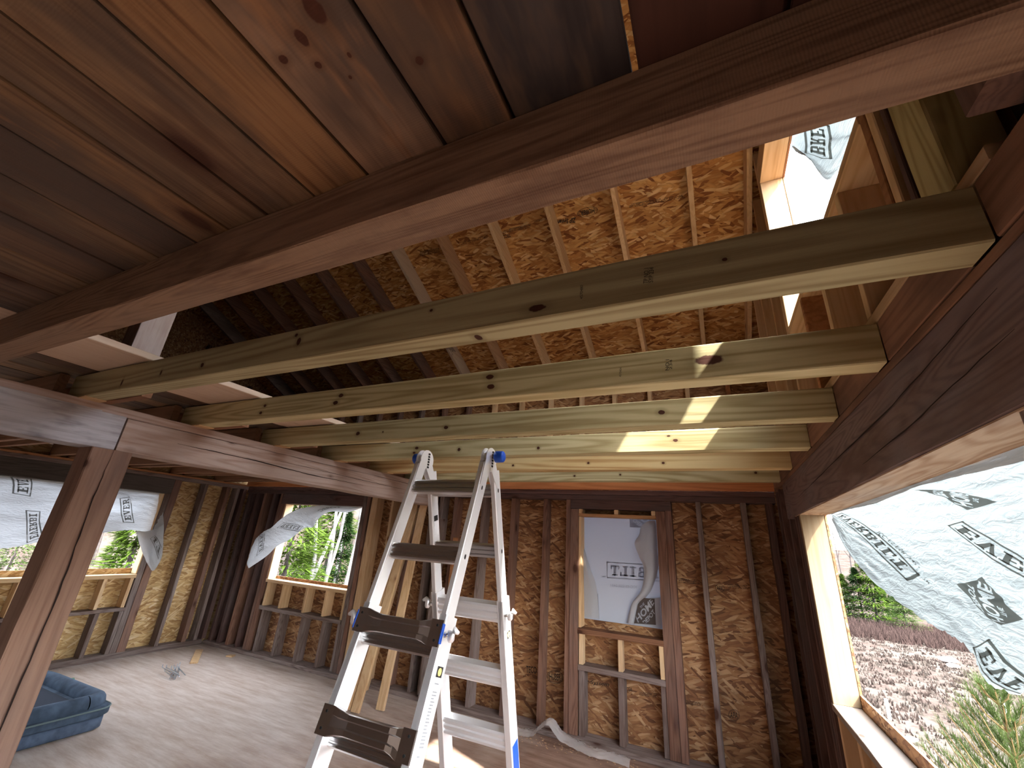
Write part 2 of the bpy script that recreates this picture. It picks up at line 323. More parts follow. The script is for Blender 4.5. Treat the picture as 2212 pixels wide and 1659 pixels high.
# ---- floor (two-toned plywood), ceiling boards, sheathing
def floor_mix(a, bm):                                     # worn brown to the right; tan to the left, paler with painted window light
    m, nt, bs = newmat('subfloor_plywood'); g = G(nt); tc = g.n('ShaderNodeNewGeometry')
    sp = g.n('ShaderNodeSeparateXYZ'); g.l(tc.outputs['Position'], sp.inputs[0])
    def layer(c1, c2, sc, stretch):
        mp = g.n('ShaderNodeMapping'); mp.inputs['Rotation'].default_value = (0, 0, .35); mp.inputs['Scale'].default_value = (stretch, 1, 1); g.l(tc.outputs['Position'], mp.inputs[0])
        nz = g.n('ShaderNodeTexNoise', i_Scale=sc, i_Detail=6, i_Roughness=.7); g.l(mp.outputs[0], nz.inputs['Vector']); return g.mix(g.step(nz.outputs['Fac'], .36, .64), c1, c2)
    A = layer(a[0], a[1], 14, .16); B = layer(bm[0], bm[1], 15, .16)
    n2 = g.n('ShaderNodeTexNoise', i_Scale=2.5, i_Detail=5); g.l(tc.outputs['Position'], n2.inputs['Vector'])
    e = g.math('ADD', g.math('MULTIPLY', g.math('ADD', sp.outputs[0], g.math('MULTIPLY', sp.outputs[1], -.35)), .55), g.math('MULTIPLY', n2.outputs['Fac'], 1.6))
    c = g.mix(g.step(g.math('ADD', g.math('MULTIPLY', e, .25), .9), .45, .68), A, B)
    g.l(c, bs.inputs['Base Color']); bs.inputs['Roughness'].default_value = .55
    return m
MB().box(-7.05, .70, -3.9, 4.69, -1.70, -1.67, 0).build('floor', floor_mix(((.44, .34, .27), (.62, .54, .48)), ((.20, .115, .08), (.36, .24, .185))), kind='structure')
xs = [.55, .36, .17, -.043, -.268, -.42, -.627, -.796, -.966, -1.122, -1.274, -1.468, -1.666, -1.898, -2.12, -2.30, -2.503]
cm = [7, 7, 7, 6, 0, 1, 0, 5, 3, 2, 4, 3, 4, 3, 4, 4]
b = MB()
for i, (r, l) in enumerate(zip(xs, xs[1:])):
    g1 = .0045 if i != 3 else .004; g0 = .0045 if i != 3 else .007
    b.beam((((l + g1) + (r - g0)) / 2, -3.9, .7575), (((l + g1) + (r - g0)) / 2, .566, .7575), (r - g0) - (l + g1), .025, (1, 0, 0), .002, .0025, mi=cm[i])
x = -3.045; k = 0
while x > -6.9:
    w = (.15, .19, .17, .21, .16)[k % 5]; b.beam((x - w / 2, -3.9, .7575), (x - w / 2, 4.5, .7575), w - .006, .025, (1, 0, 0), .002, .002, mi=(4, 3, 0, 4, 5, 4)[k % 6]); x -= w; k += 1
b.box(-2.500, -.262, -3.9, .56, .7705, .782, 6); b.box(-6.9, -3.05, -3.9, 4.5, .7705, .782, 6); b.box(-.03, .55, -3.9, .56, .7705, .782, 7)  # unseen black backing, added to block loft light and darken the seams
b.build('ceiling', CEIL, kind='structure')
T('floorboard', -3.04, -2.507, -3.9, 4.5, .745, .778, wood('pale_new_board', (.72, .56, .42), (.60, .42, .29), 'y', rings=8, ringamt=.3, knots=.04), 'wide pale new floorboard along the edge of the loft opening, above the first green joist', 'board', jit=.001)

W2 = (-5.93, -4.37, -.687, .32); W4 = (-1.293, -.503, -.687, .30)
sheet(MB(), 1, 4.682, 4.694, -7.05, .712, -1.70, .74, [W2, W4]).build('wall_far', M['osb_far'], kind='structure')
sheet(MB(), 1, 4.63, 4.642, -7.05, .712, .742, 2.22, []).build('wall_far_upper', M['osb_far'], kind='structure')
W3 = (.9, 3.385, -.643, .32)
sheet(MB(), 0, -7.052, -7.04, -3.9, 4.68, -1.70, .74, [W3, (-1.8, -.3, -.643, .32)]).build('wall_left', M['osb_left'], kind='structure')  # the second opening is unseen, added to let in more daylight
sheet(MB(), 0, -7.052, -7.04, -3.9, 4.65, .742, 4.5, [], True).build('wall_left_gable', M['osb_far'], kind='structure')
W1 = (1.10, 3.51, -.713, .295); W5 = (1.29, 2.76, 1.36, 2.54)
sheet(MB(), 0, .694, .706, -3.9, 4.68, -1.70, .74, [W1, (.30, 1.03, -.78, .295), (-1.6, -.8, -.78, .295)]).build('wall_right', M['osb_right'], kind='structure')  # openings besides the window are out of view, added for more daylight
b = MB(); sheet(b, 0, .694, .706, 1.02, 4.65, .742, 4.5, [W5], True, 0); sheet(b, 0, .694, .706, -3.9, 1.02, .742, 4.5, [], True, 1)
b.build('wall_right_gable', [M['ply'], wood('dark_old_siding', (.06, .035, .028), (.03, .018, .014), 'z', knots=0)], kind='structure')
sheet(MB(), 1, -3.912, -3.9, -7.05, .712, -1.70, 2.3, NEARH).build('wall_near', M['osb_far'], kind='structure')
def roof_slab(y0, y1, name):
    z = lambda y: roof_under(y) + SH
    b = MB(); P = []
    for dz in (0, .016):
        for (xx, yy) in ((-7.3, y0), (.712, y0), (.712, y1), (-7.3, y1)): P.append((xx, yy, z(yy) + dz))
    b.add(P, [(0, 1, 2, 3), (7, 6, 5, 4), (0, 4, 5, 1), (1, 5, 6, 2), (2, 6, 7, 3), (3, 7, 4, 0)]); return b.build(name, M['osb_roof'], kind='structure')
roof_slab(RIDGE, 5.0, 'ceiling_roof_far'); roof_slab(-4.4, RIDGE, 'ceiling_roof_near')  # near slope is unseen, put in to keep the loft dark

# ---- heavy timbers
def crack(name, parent, pts, w=.0035, dep=.004, n=(1, 0, 0)):
    n = Vector(n); mb = MB(); P = [Vector(q) for q in pts]; vs = []
    Q = []
    for a, c in zip(P, P[1:]):
        for k in range(8): Q.append(a.lerp(c, k / 8))
    Q.append(P[-1])
    for i, q in enumerate(Q):
        d = (Q[min(i + 1, len(Q) - 1)] - Q[max(0, i - 1)]).normalized(); s_ = d.cross(n); ww = w * (.25 + .75 * math.sin(math.pi * i / (len(Q) - 1))) * random.uniform(.6, 1.2)
        q = q + s_ * random.uniform(-.002, .002)
        vs += [q - s_ * ww + n * .0009, q + s_ * ww + n * .0009]
    mb.add(vs, [(2 * i, 2 * i + 1, 2 * i + 3, 2 * i + 2) for i in range(len(Q) - 1)])
    return mb.build(name, CRK, parent)
CRK = plain('crack_shadow_brown', (.02, .012, .01), 1)
bm_ = MB().tb(-3.32, .70, .479, .575, .600, .745, .004, .004, 0)
bm_.build('ceiling_beam', M['beam'], None, 'long red-brown rough-sawn beam crossing overhead at the edge of the plank ceiling', 'beam')
T('ceiling_beam', -3.305, -3.125, -3.9, 1.198, .352, .560, 'beam_l', 'silver-gray black-stained beam at far left, ending over the post', 'beam', jit=.004)
o_ = T('ceiling_beam', -3.305, -3.125, 1.206, 4.54, .352, .545, 'beam_r', 'long gray-brown beam running from the post to the far wall', 'beam', jit=.006)
crack('crack', o_, [(-3.120, 1.5, .46), (-3.120, 2.0, .455), (-3.120, 2.6, .43), (-3.120, 3.2, .43)]); crack('crack', o_, [(-3.120, 2.2, .49), (-3.120, 3.0, .478), (-3.120, 4.0, .47)], .002)
T('beam_cap_board', -3.305, -3.126, -3.9, 4.54, .548, .598, 'beam_r', 'gray-brown board laid along the top of the left beams, under the green joist ends', 'board', jit=.002)
b = MB(); b.tb(-3.295, -3.128, 1.103, 1.296, -1.67, .352, .006, .007)
o_ = b.build('post', M['post'], None, 'thick rough brown post with a long crack, holding up the left beams', 'post')
crack('crack', o_, [(-3.121, 1.196, .35), (-3.121, 1.192, .05), (-3.121, 1.21, -.4), (-3.121, 1.20, -1.0), (-3.121, 1.21, -1.5)], .004)
T('loft_post', -3.20, -3.05, 1.055, 1.205, .785, 3.72, wood('whitish_old_post', (.52, .42, .38), (.36, .24, .20), 'z', stain=(.22, .10, .07), stainamt=.5, rings=6, ringamt=.3), 'whitish old post standing in the loft above the left end of the first joist', 'post', jit=.004)
# ---- green treated joists
JY = (.958, 1.555, 2.163, 2.785, 3.44, 4.05)
KN = [[(-2.02, 0, .655, .012, .2, .012), (-1.43, 0, .712, .009, .2, .008), (-1.405, 0, .68, .013, .2, .018), (-2.35, 0, .655, .008, .2, .014), (-2.70, 0, .64, .008, .2, .02), (-.40, 0, .634, .03, .2, .012), (-.78, 0, .70, .007, .2, .006), (.09, 0, .676, .007, .2, .006), (-.62, 1.01, .60, .013, .02, .01)],
      [(-.86, 0, .655, .022, .2, .013), (-.87, 0, .705, .022, .2, .013), (-1.83, 0, .655, .02, .2, .012), (-1.80, 0, .695, .02, .2, .012), (-2.45, 0, .64, .015, .2, .01), (-2.43, 0, .685, .015, .2, .01), (.05, 0, .672, .052, .2, .021)],
      [(-1.50, 0, .66, .018, .2, .012), (-2.25, 0, .655, .018, .2, .015), (-.18, 0, .67, .018, .2, .013), (-2.02, 0, .655, .006, .2, .006)],
      [(-2.2, 0, .685, .02, .2, .012), (-2.22, 0, .645, .015, .2, .01), (-1.78, 0, .66, .015, .2, .015), (-1.1, 0, .65, .012, .2, .012), (-.16, 0, .67, .018, .2, .01), (-.2, 0, .70, .012, .2, .006)],
      [(-1.6, 0, .65, .012, .2, .01), (-.9, 0, .66, .012, .2, .01), (-.3, 0, .65, .012, .2, .01)], [(-1.2, 0, .65, .012, .2, .01), (-.75, 0, .66, .01, .2, .01), (.38, 0, .67, .012, .2, .01)]]
JOISTS = []
JL = ['nearest of the green treated joists crossing overhead, directly behind the red-brown beam', 'second green treated joist, with a big dark open knot near its right end', 'third green treated joist counted from the red-brown beam',
      'fourth green treated joist, just above the ladder top', 'fifth green-yellow joist, seen edge-on behind the ladder hinges', 'sixth and farthest green joist, next to the orange rim board']
for i, y in enumerate(JY):
    d = dict(PT)
    if i == 0: d.update(light=(.47, .43, .25), dark=(.27, .22, .11))
    if i == 4: d.update(light=(.56, .44, .22), dark=(.36, .21, .08), rings=10)
    xl = -3.28 - .012 * i
    mt = wood('green_treated_pine_%s' % 'abcdef'[i], kn=[(a, (y if b_ == 0 else b_), c, rx, (.03 if b_ == 0 else ry), rz) for a, b_, c, rx, ry, rz in KN[i]], **d)
    _j = T('ceiling_joist', xl, .550, y, y + .092, .600, .738, mt, JL[i], 'joist', 'green treated joists overhead', jit=.0012, ch=.004)
    JOISTS.append(_j.name)
    T('joist_shim', -3.18, -3.05, y - .004, y + .094, .594, .5995, 'new_y', 'thin pale wood shim on the left beam under the %s' % (('first', 'second', 'third', 'fourth', 'fifth', 'sixth')[i] + ' green joist'), 'shim', 'pale shims under the joist ends', jit=0, ch=.001)
    oy = y + .098
    T('ceiling_joist', -6.95, (-2.70, -2.76, -2.80, -2.84, -2.88, -2.9)[i], oy, oy + .045, .600, .738, 'lap_x', 'orange-brown joist of the left bay lapping behind the %s green joist' % ('first', 'second', 'third', 'fourth', 'fifth', 'sixth')[i], 'joist', 'orange-brown joists of the left bay', jit=.002)
    T('ceiling_joist', -6.95, -3.30, oy - .16, oy - .115, .600, .738, 'lap_x', 'orange-brown left bay joist just before the line of the %s green joist' % ('first', 'second', 'third', 'fourth', 'fifth', 'sixth')[i], 'joist', 'orange-brown joists of the left bay', jit=.002)
# ---- right wall: header, plates, rim, studs, window 1
T('wall_plate', .552, .69, -3.85, 4.50, .572, .600, 'rim', 'stained brown top plate along the right wall under the green joist ends', 'plate', jit=.003)
b = MB(); b.tb(.553, .70, .2, 4.02, .299, .570, .004, .005)
W = empty('window_1', (.62, 2.3, -.80), kind='structure')
o_ = b.build('window_header', M['header'], W)
crack('crack', o_, [(.549, 3.4, .40), (.549, 2.4, .44), (.549, 1.6, .47), (.549, 1.0, .52)], .003, n=(-1, 0, 0)); crack('crack', o_, [(.549, 2.0, .36), (.549, 1.5, .385), (.549, 1.0, .43)], .0025, n=(-1, 0, 0))
MB().box(.556, .706, 1.0, 3.70, .2945, .2985).build('header_soffit', M['headsof'], W)
T('window_jamb', .555, .693, 3.512, 3.55, -.779, .294, 'jamb_z', parent=W, jit=.001)
T('window_sill', .552, .693, .9, 3.55, -.82, -.781, 'sill_y', parent=W, jit=.001)
T('window_jamb', .560, .693, 1.04, 1.10, -.78, .294, 'gray_z', parent=W)
for i, y in enumerate((3.42, 3.02, 2.62, 2.22, 1.82, 1.42)):
    T('cripple_stud', .555, .693, y, y + .038, -1.63, -.822, 'new_z', parent=W)
for i, (y0, y1, mt, lb) in enumerate(((3.553, 3.60, 'dark_z', 'dark stud fixed against the pale jamb of the big right window'), (3.612, 3.652, 'dark_z', 'second dark stud behind the pale jamb of the big right window'),
        (3.70, 3.74, 'dark_z', 'dark narrow stud with light edge, between the big right window and the far corner'), (3.98, 4.02, 'dark_z', 'dark stud halfway between the big right window and the far right corner'), (4.32, 4.36, 'dark_z', 'dark stud close to the far right corner'), (4.49, 4.535, 'dark_z', 'dark corner stud on the right wall touching the far wall'))):
    T('wall_stud', .556, .693, y0, y1, -1.63, .297 if y1 < 4.03 else .57, mt, lb, 'stud')
T('bottom_plate', .556, .693, -3.9, 4.54, -1.668, -1.632, 'gray_y', 'gray bottom plate along the foot of the right wall', 'plate')
b = MB(); b.tb(.552, .62, .05, .955, .604, .740, .003, .003); b.build('joist_blocking', M['rim'], None, 'blotchy brown rim board piece right of the nearest joist, at the top right', 'blocking')
for i in range(5):
    T('joist_blocking', .552, .62, JY[i] + .094, JY[i + 1] - .002, .603, .742, 'rim', 'blotchy brown rim board piece between the right ends of the %s and %s joists' % (('first', 'second', 'third', 'fourth', 'fifth')[i], ('second', 'third', 'fourth', 'fifth', 'sixth')[i]), 'blocking', 'rim board pieces on the right wall')
T('joist_blocking', .552, .62, JY[5] + .094, 4.50, .603, .742, 'rim', 'blotchy brown rim board piece at the far right corner', 'blocking')
# gable wall (right, loft level)
for y0, y1, z1, mt, lb in ((3.89, 3.928, 0, 'new_z', 'fourth pale loft stud beyond the gable window, nearest the far wall'), (3.51, 3.548, 0, 'new_z', 'third pale loft stud beyond the gable window'), (3.12, 3.158, 0, 'new_z', 'second pale loft stud beyond the gable window'),
        (2.80, 2.838, 0, 'new_z', 'pale loft stud fixed to the far jamb of the gable window'), (2.35, 2.388, 1.32, 'orange_y', 'short loft stud under the far part of the gable window sill'), (1.975, 2.013, 1.32, 'new_z', 'short loft stud under the middle of the gable window sill'),
        (1.587, 1.625, 1.32, 'new_z', 'short loft stud under the near part of the gable window sill'), (1.252, 1.288, 0, 'orange_y', 'orange stud at the near side of the gable window'), (1.205, 1.243, 0, 'new_z', 'pale stud doubled against the orange one near the gable window')):
    T('loft_stud', .553, .692, y0, y1, .785, z1 or roof_under(y1) - .01, mt, lb, 'stud')
T('loft_stud', .556, .66, 1.150, 1.175, .785, 3.6, 'dark_z', 'dark narrow board between the pale stud and the green post in the loft', 'board')
T('loft_post', .552, .66, 1.003, 1.128, .785, 3.6, wood('green_post', (.56, .47, .22), (.36, .27, .10), 'z', rings=12, ringamt=.7, knots=.04, stretch=.05), 'yellow-green treated post in the loft above the right end of the nearest joist', 'post')
T('loft_stud', .50, .60, .72, .82, .785, 3.6, 'old_z', 'brown loft stud at the top right behind the red-brown beam', 'stud')
T('sole_plate', .553, .692, .9, 4.5, .745, .783, 'new_y', 'pale sole plate at the foot of the gable wall studs', 'plate')
W = empty('window_5', (.62, 2.0, 1.36), kind='structure')
T('window_sill', .553, .693, 1.29, 2.80, 1.322, 1.362, 'new_y', parent=W); T('window_jamb', .553, .693, 2.762, 2.80, 1.362, 2.54, 'new_z', parent=W)
T('window_header', .553, .693, 1.25, 2.80, 2.542, 2.70, 'new_y', parent=W); T('window_jamb', .553, .693, 1.25, 1.29, 1.362, 2.54, 'new_z', parent=W)
MB().tb(.66, .693, 1.29, 2.76, 1.364, 1.368).build('sill_edge', M['osb_right'], W)
# ---- far wall (ground storey)
T('rim_board', -6.9, .55, 4.50, 4.54, .578, .738, 'orange_x', 'orange rim board along the top of the far wall', 'board', jit=.001)
T('wall_plate', -6.9, .55, 4.542, 4.68, .526, .576, 'dark_x', 'upper dark top plate along the far wall', 'plate', jit=.003)
T('wall_plate', -6.9, .55, 4.540, 4.68, .474, .524, 'dark_x', 'lower dark top plate along the far wall', 'plate', jit=.004)
T('bottom_plate', -6.9, .55, 4.50, 4.68, -1.668, -1.625, 'gray_x', 'gray bottom plate along the foot of the far wall', 'plate', jit=.006)
ZB, ZT = -1.623, .472
FS = [(-6.86, .05, 'dark_z', 'dark stud in the far left corner on the far wall'), (-6.66, .055, 'dark_z', 'dark stud beside the far left corner on the far wall'), (-6.46, .05, 'old_z', 'third dark stud right of the far left corner'), (-6.25, .045, 'dark_z', 'dark stud just left of the window with the hanging flap'),
      (-6.078, .052, 'old_z', 'brown king stud at the left side of the window with the hanging flap'), (-4.368, .065, 'gray_z', 'gray trimmer stud at the right side of the window with the hanging flap'), (-4.30, .055, 'old_z', 'brown king stud right of the window with the hanging flap'),
      (-4.214, .10, 'new_z', 'pale new stud with knots, right of the hanging-flap window'), (-3.868, .038, 'new_z', 'narrow pale stud between the hanging-flap window and the leaning boards'), (-3.55, .045, 'old_z', 'brown stud hidden behind the leaning pale boards'), (-3.24, .045, 'gray_z', 'gray stud right behind the leaning boards'),
      (-3.10, .055, 'gray_z', 'gray-brown stud right of the leaning boards'), (-2.888, .048, 'old_z', 'brown stud seen between the left ladder rails'), (-2.493, .048, 'gray_z', 'gray-brown stud seen behind the right ladder rail'), (-2.103, .052, 'old_z', 'brown stud just right of the ladder'),
      (-1.703, .045, 'old_z', 'brown stud midway between the ladder and the paper-covered window'), (-1.436, .048, 'old_z', 'king stud on the left of the paper-covered window'), (-.412, .058, 'old_z', 'king stud on the right of the paper-covered window'),
      (-.127, .045, 'gray_z', 'first free stud right of the paper-covered window'), (.262, .045, 'gray_z', 'second free stud right of the paper-covered window'), (.47, .05, 'dark_z', 'dark stud in the far right corner')]
for x, w, mt, lb in FS:
    T('wall_stud', x, x + w, 4.54 + random.uniform(-.003, .004), 4.68, ZB, ZT, mt, lb, 'stud', jit=.006)
T('leaning_board', -3.02, -2.95, 4.45, 4.535, ZB, .2, 'gray_z', 'loose silver-gray board standing against the far wall left of the ladder', 'board', jit=.006)
T('leaning_board', -2.80, -2.77, 4.46, 4.535, ZB, .0, 'orange_y', 'thin orange board standing against the far wall behind the ladder', 'board', jit=.004)
# window 2 (flap) and window 4 (paper)
W = empty('window_2', (-5.15, 4.61, -1.67), kind='structure')
T('window_header', -6.02, -4.302, 4.542, 4.68, .325, .470, 'dark_x', parent=W, jit=.003)
T('window_sill', -5.93, -4.372, 4.535, 4.68, -.765, -.725, 'new_x', parent=W, jit=.001)
T('window_jamb', -6.02, -5.932, 4.54, 4.68, -1.62, .322, 'old_z', parent=W); T('jamb_liner', -5.931, -5.912, 4.55, 4.68, -.723, .322, 'new_z', parent=W)
T('mid_plate', -5.93, -4.372, 4.53, 4.68, -1.112, -1.066, 'gray_x', parent=W, jit=.008)
for x in (-5.90, -5.57, -5.11, -4.74, -4.41): T('cripple_stud', x, x + .038, 4.545, 4.68, -1.064, -.767, 'new_z', parent=W)
for x in (-5.87, -5.50, -5.08, -4.69, -4.42): T('cripple_stud', x, x + .045, 4.545, 4.68, -1.62, -1.114, 'gray_z', parent=W, jit=.004)
W = empty('window_4', (-.9, 4.61, -1.67), kind='structure')
T('window_header', -1.386, -.354, 4.542, 4.68, .377, .471, 'dark_x', parent=W, jit=.003)
T('window_jamb', -1.386, -1.297, 4.537, 4.68, -1.62, .374, 'old_z', parent=W, jit=.003); T('window_jamb', -.501, -.414, 4.537, 4.68, -1.62, .374, 'old_z', parent=W, jit=.003)
T('jamb_liner', -1.295, -1.27, 4.545, 4.68, -.75, .296, 'new_z', parent=W)
T('head_board', -1.295, -.503, 4.540, 4.68, .300, .330, wood('head_board', (.42, .23, .11), (.28, .13, .06), 'x', rings=8), parent=W, jit=.001)
for x in (-1.293, -.915, -.545): T('head_block', x, x + .04, 4.542, 4.66, .331, .375, 'new_z', parent=W)
T('window_sill', -1.30, -.498, 4.530, 4.68, -.803, -.757, wood('brown_sill', (.27, .13, .07), (.15, .065, .035), 'x', rings=16, ringamt=.7), parent=W, jit=.003)
T('mid_plate', -1.295, -.500, 4.532, 4.68, -1.108, -1.062, 'gray_x', parent=W, jit=.006)
for x in (-1.29, -.912, -.543): T('cripple_stud', x, x + .042, 4.543, 4.63, -1.060, -.805, 'new_z', parent=W)
for x in (-1.29, -.92, -.545): T('cripple_stud', x, x + .055, 4.548, 4.68, -1.62, -1.11, 'gray_z', parent=W, jit=.003)
# ---- far wall, loft storey
T('wall_plate', -6.9, .55, 4.54, 4.63, 1.99, 2.03, 'old_x', 'brown top plate of the loft far wall under the rafter feet', 'plate')
x = .265; i = 0
cols = ['orange_y', 'new_z', 'new_z', 'new_z', 'new_z', 'new_z', 'new_z', 'new_z', 'old_z', 'old_z', 'gray_z', 'old_z', 'old_z', 'gray_z', 'old_z', 'old_z', 'old_z', 'gray_z', 'old_z', 'old_z', 'old_z']
while x > -6.8:
    T('loft_stud', x, x + .042, 4.54, 4.63, .78, 1.988, cols[i], '%sloft stud from the right on the loft far wall, above the third joist' % (ORD[i] or 'first '), 'stud', 'loft studs along the far wall', jit=.002)
    x -= .39; i += 1
T('sole_plate', -6.9, .55, 4.54, 4.63, .742, .778, 'old_x', 'brown sole plate of the loft far wall', 'plate')
# ---- rafters
RX = [.515, .085, -.53, -1.14, -1.735, -2.34, -2.94, -3.52, -4.13, -4.72, -5.32, -5.92, -6.50]
RM_ = ['new_y', 'new_y', 'new_y', 'new_y', 'new_y', 'new_y', 'pale', 'old_y', 'old_y', 'old_y', 'old_y', 'old_y', 'gray_y']
M['pale'] = wood('whitish_rafter', (.62, .50, .38), (.46, .33, .22), 'y', rings=8, ringamt=.3, stain=(.06, .06, .07), stainamt=.6, stain_at=(.6, .62))
RB = wood('rafter_tan', (.56, .36, .21), (.38, .21, .11), 'y', rings=12, ringamt=.5)
s_ = math.sqrt(1 + SL * SL); hh = .184
for i, x in enumerate(RX):
    y0, y1 = RIDGE + .03, 4.78
    off = hh / 2 * s_
    b = MB().beam((x + .02, y0, roof_under(y0) + off), (x + .02, y1, ROOF0 - SL * y1 + off), .04, hh, (1, 0, 0), .002, .002)
    mt = M[RM_[i]] if i not in (4, 5) else (M['new_y'] if i == 4 else RB)
    b.build('roof_rafter', mt, None, ('rafter at the right end of the roof, against the gable wall' if i == 0 else '%srafter counted from the right gable wall' % ORD[i].replace('first ', '')) + (', whitish with a blackened side' if i == 6 else ', pale and new' if 0 < i < 6 else ', old and brown' if i > 6 else ''), 'rafter', 'rafters under the far roof slope')
T('ridge_beam', -7.0, .69, RIDGE - .02, RIDGE + .02, 4.1, 4.34, 'new_x', 'ridge board at the top of the roof', 'beam')
# ---- left wall
T('wall_plate', -7.04, -6.90, -3.9, 4.54, .572, .598, 'orange_y', 'orange-brown upper top plate along the left wall', 'plate')
T('wall_plate', -7.04, -6.90, -3.9, 4.54, .525, .570, 'gray_y', 'gray lower top plate along the left wall', 'plate')
T('bottom_plate', -7.035, -6.90, -3.85, 4.49, -1.668, -1.605, 'gray_y', 'gray bottom plate along the foot of the left wall', 'plate', jit=.006)
for y, w, mt, lb in ((3.455, .09, 'old_z', 'king stud at the right side of the wide left window'), (3.87, .045, 'gray_z', 'first free stud right of the wide left window'), (4.20, .06, 'old_z', 'second free stud right of the wide left window'), (4.36, .05, 'gray_z', 'gray stud near the far left corner on the left wall'), (4.47, .06, 'dark_z', 'dark corner stud on the left wall')):
    T('wall_stud', -7.03, -6.90, y, y + w, -1.603, .523, mt, lb, 'stud', jit=.005)
W = empty('window_3', (-6.97, 2.2, -1.67), kind='structure')
T('window_header', -7.03, -6.905, .6, 3.453, .325, .523, wood('header_gray_olive', (.10, .085, .07), (.055, .042, .035), 'y', stain=(.13, .11, .10), stainamt=.5), parent=W, jit=.003)
T('window_jamb', -7.03, -6.905, 3.387, 3.453, -1.603, .322, 'gray_z', parent=W, jit=.003)
T('jamb_liner', -7.03, -6.91, 3.37, 3.386, -.70, .32, 'new_z', parent=W)
T('window_sill', -7.03, -6.897, .9, 3.385, -.752, -.708, 'new_y', parent=W, jit=.001)
T('mid_plate', -7.03, -6.897, .9, 3.386, -1.135, -1.095, 'gray_y', parent=W, jit=.007)
for y in (3.335, 3.06, 2.70, 2.31, 1.92, 1.55): T('cripple_stud', -7.03, -6.91, y, y + .038, -1.093, -.754, 'new_z', parent=W)
for y in (3.34, 3.095, 2.72, 2.33, 1.94): T('cripple_stud', -7.03, -6.905, y, y + .045, -1.603, -1.137, 'gray_z', parent=W, jit=.004)
for y in (4.1, 3.3, 2.5, 1.7):
    T('loft_stud', -7.03, -6.94, y, y + .045, .78, roof_under(y) - .05, 'dark_z', 'dark stud on the left gable wall up in the loft, %sfrom the far end' % (ORD[int((4.1 - y) / .8 + .01)] or 'first '), 'stud', 'dark studs of the left loft gable')
# ---------------------------------------------------------------- house wrap: smooth sheets through a net of points, with print on them
class Surf:
    def __init__(s, net, wr=.004, wf=(9, 26), seed=0, tow=None):
        s.net = [[Vector(p) for p in r] for r in net]; s.wr = wr; s.wf = wf; s.seed = seed; s.tow = Vector(tow) if tow else None
    def _cr(s, P, t):
        n = len(P) - 1; x = min(max(t, 0), 1) * n; i = min(int(x), n - 1); f = x - i
        p1, p2 = P[i], P[i + 1]; p0 = P[i - 1] if i else p1 * 2 - p2; p3 = P[i + 2] if i + 2 <= n else p2 * 2 - p1
        return .5 * ((2 * p1) + (p2 - p0) * f + (2 * p0 - 5 * p1 + 4 * p2 - p3) * f * f + (3 * p1 - p0 - 3 * p2 + p3) * f ** 3)
    def base(s, u, v): return s._cr([s._cr(r, u) for r in s.net], v)
    def normal(s, u, v):
        e = .01; u = min(max(u, e), 1 - e); v = min(max(v, e), 1 - e)
        n = (s.base(u + e, v) - s.base(u - e, v)).cross(s.base(u, v + e) - s.base(u, v - e)).normalized()
        if n.dot(s.base(u, v)) > 0: n = -n                # faces the room
        return n
    def pt(s, u, v, off=0.0):
        p = s.base(u, v); n = s.normal(u, v)
        w = mnoise.noise(Vector((u * s.wf[0], v * s.wf[1], s.seed))) + .5 * mnoise.noise(Vector((u * s.wf[0] * 2.3, v * s.wf[1] * 2.1, s.seed + 5)))
        return p + n * (w * s.wr + off)
    def mesh(s, nu=60, nv=30, fray=0.0, two=.0012):
        mb = MB(); vs = []; fs = []
        for side in (0, 1):
            for j in range(nv + 1):
                for i in range(nu + 1):
                    u, v = i / nu, j / nv
                    if j == nv and fray: v += (random.random() - .5) * fray
                    vs.append(s.pt(u, v, 0 if side == 0 else -two))
        N = (nu + 1) * (nv + 1)
        for j in range(nv):
            for i in range(nu):
                a = j * (nu + 1) + i; q = (a, a + 1, a + nu + 2, a + nu + 1); fs.append(q)
        return mb.add(vs[:N], fs)
    def uv(s, px, py, N=48):
        if not hasattr(s, 'tab'):
            s.tab = [((i / N), (j / N), px_of(s.base(i / N, j / N))) for i in range(N + 1) for j in range(N + 1)]
        best = sorted(s.tab, key=lambda t: (t[2][0] - px) ** 2 + (t[2][1] - py) ** 2)[:3]
        w = [1 / (((t[2][0] - px) ** 2 + (t[2][1] - py) ** 2) + .3) for t in best]; W_ = sum(w)
        return (sum(t[0] * a for t, a in zip(best, w)) / W_, sum(t[1] * a for t, a in zip(best, w)) / W_)
def q_(x0, y0, x1, y1): return ((x0, y0), (x1, y0), (x1, y1), (x0, y1))
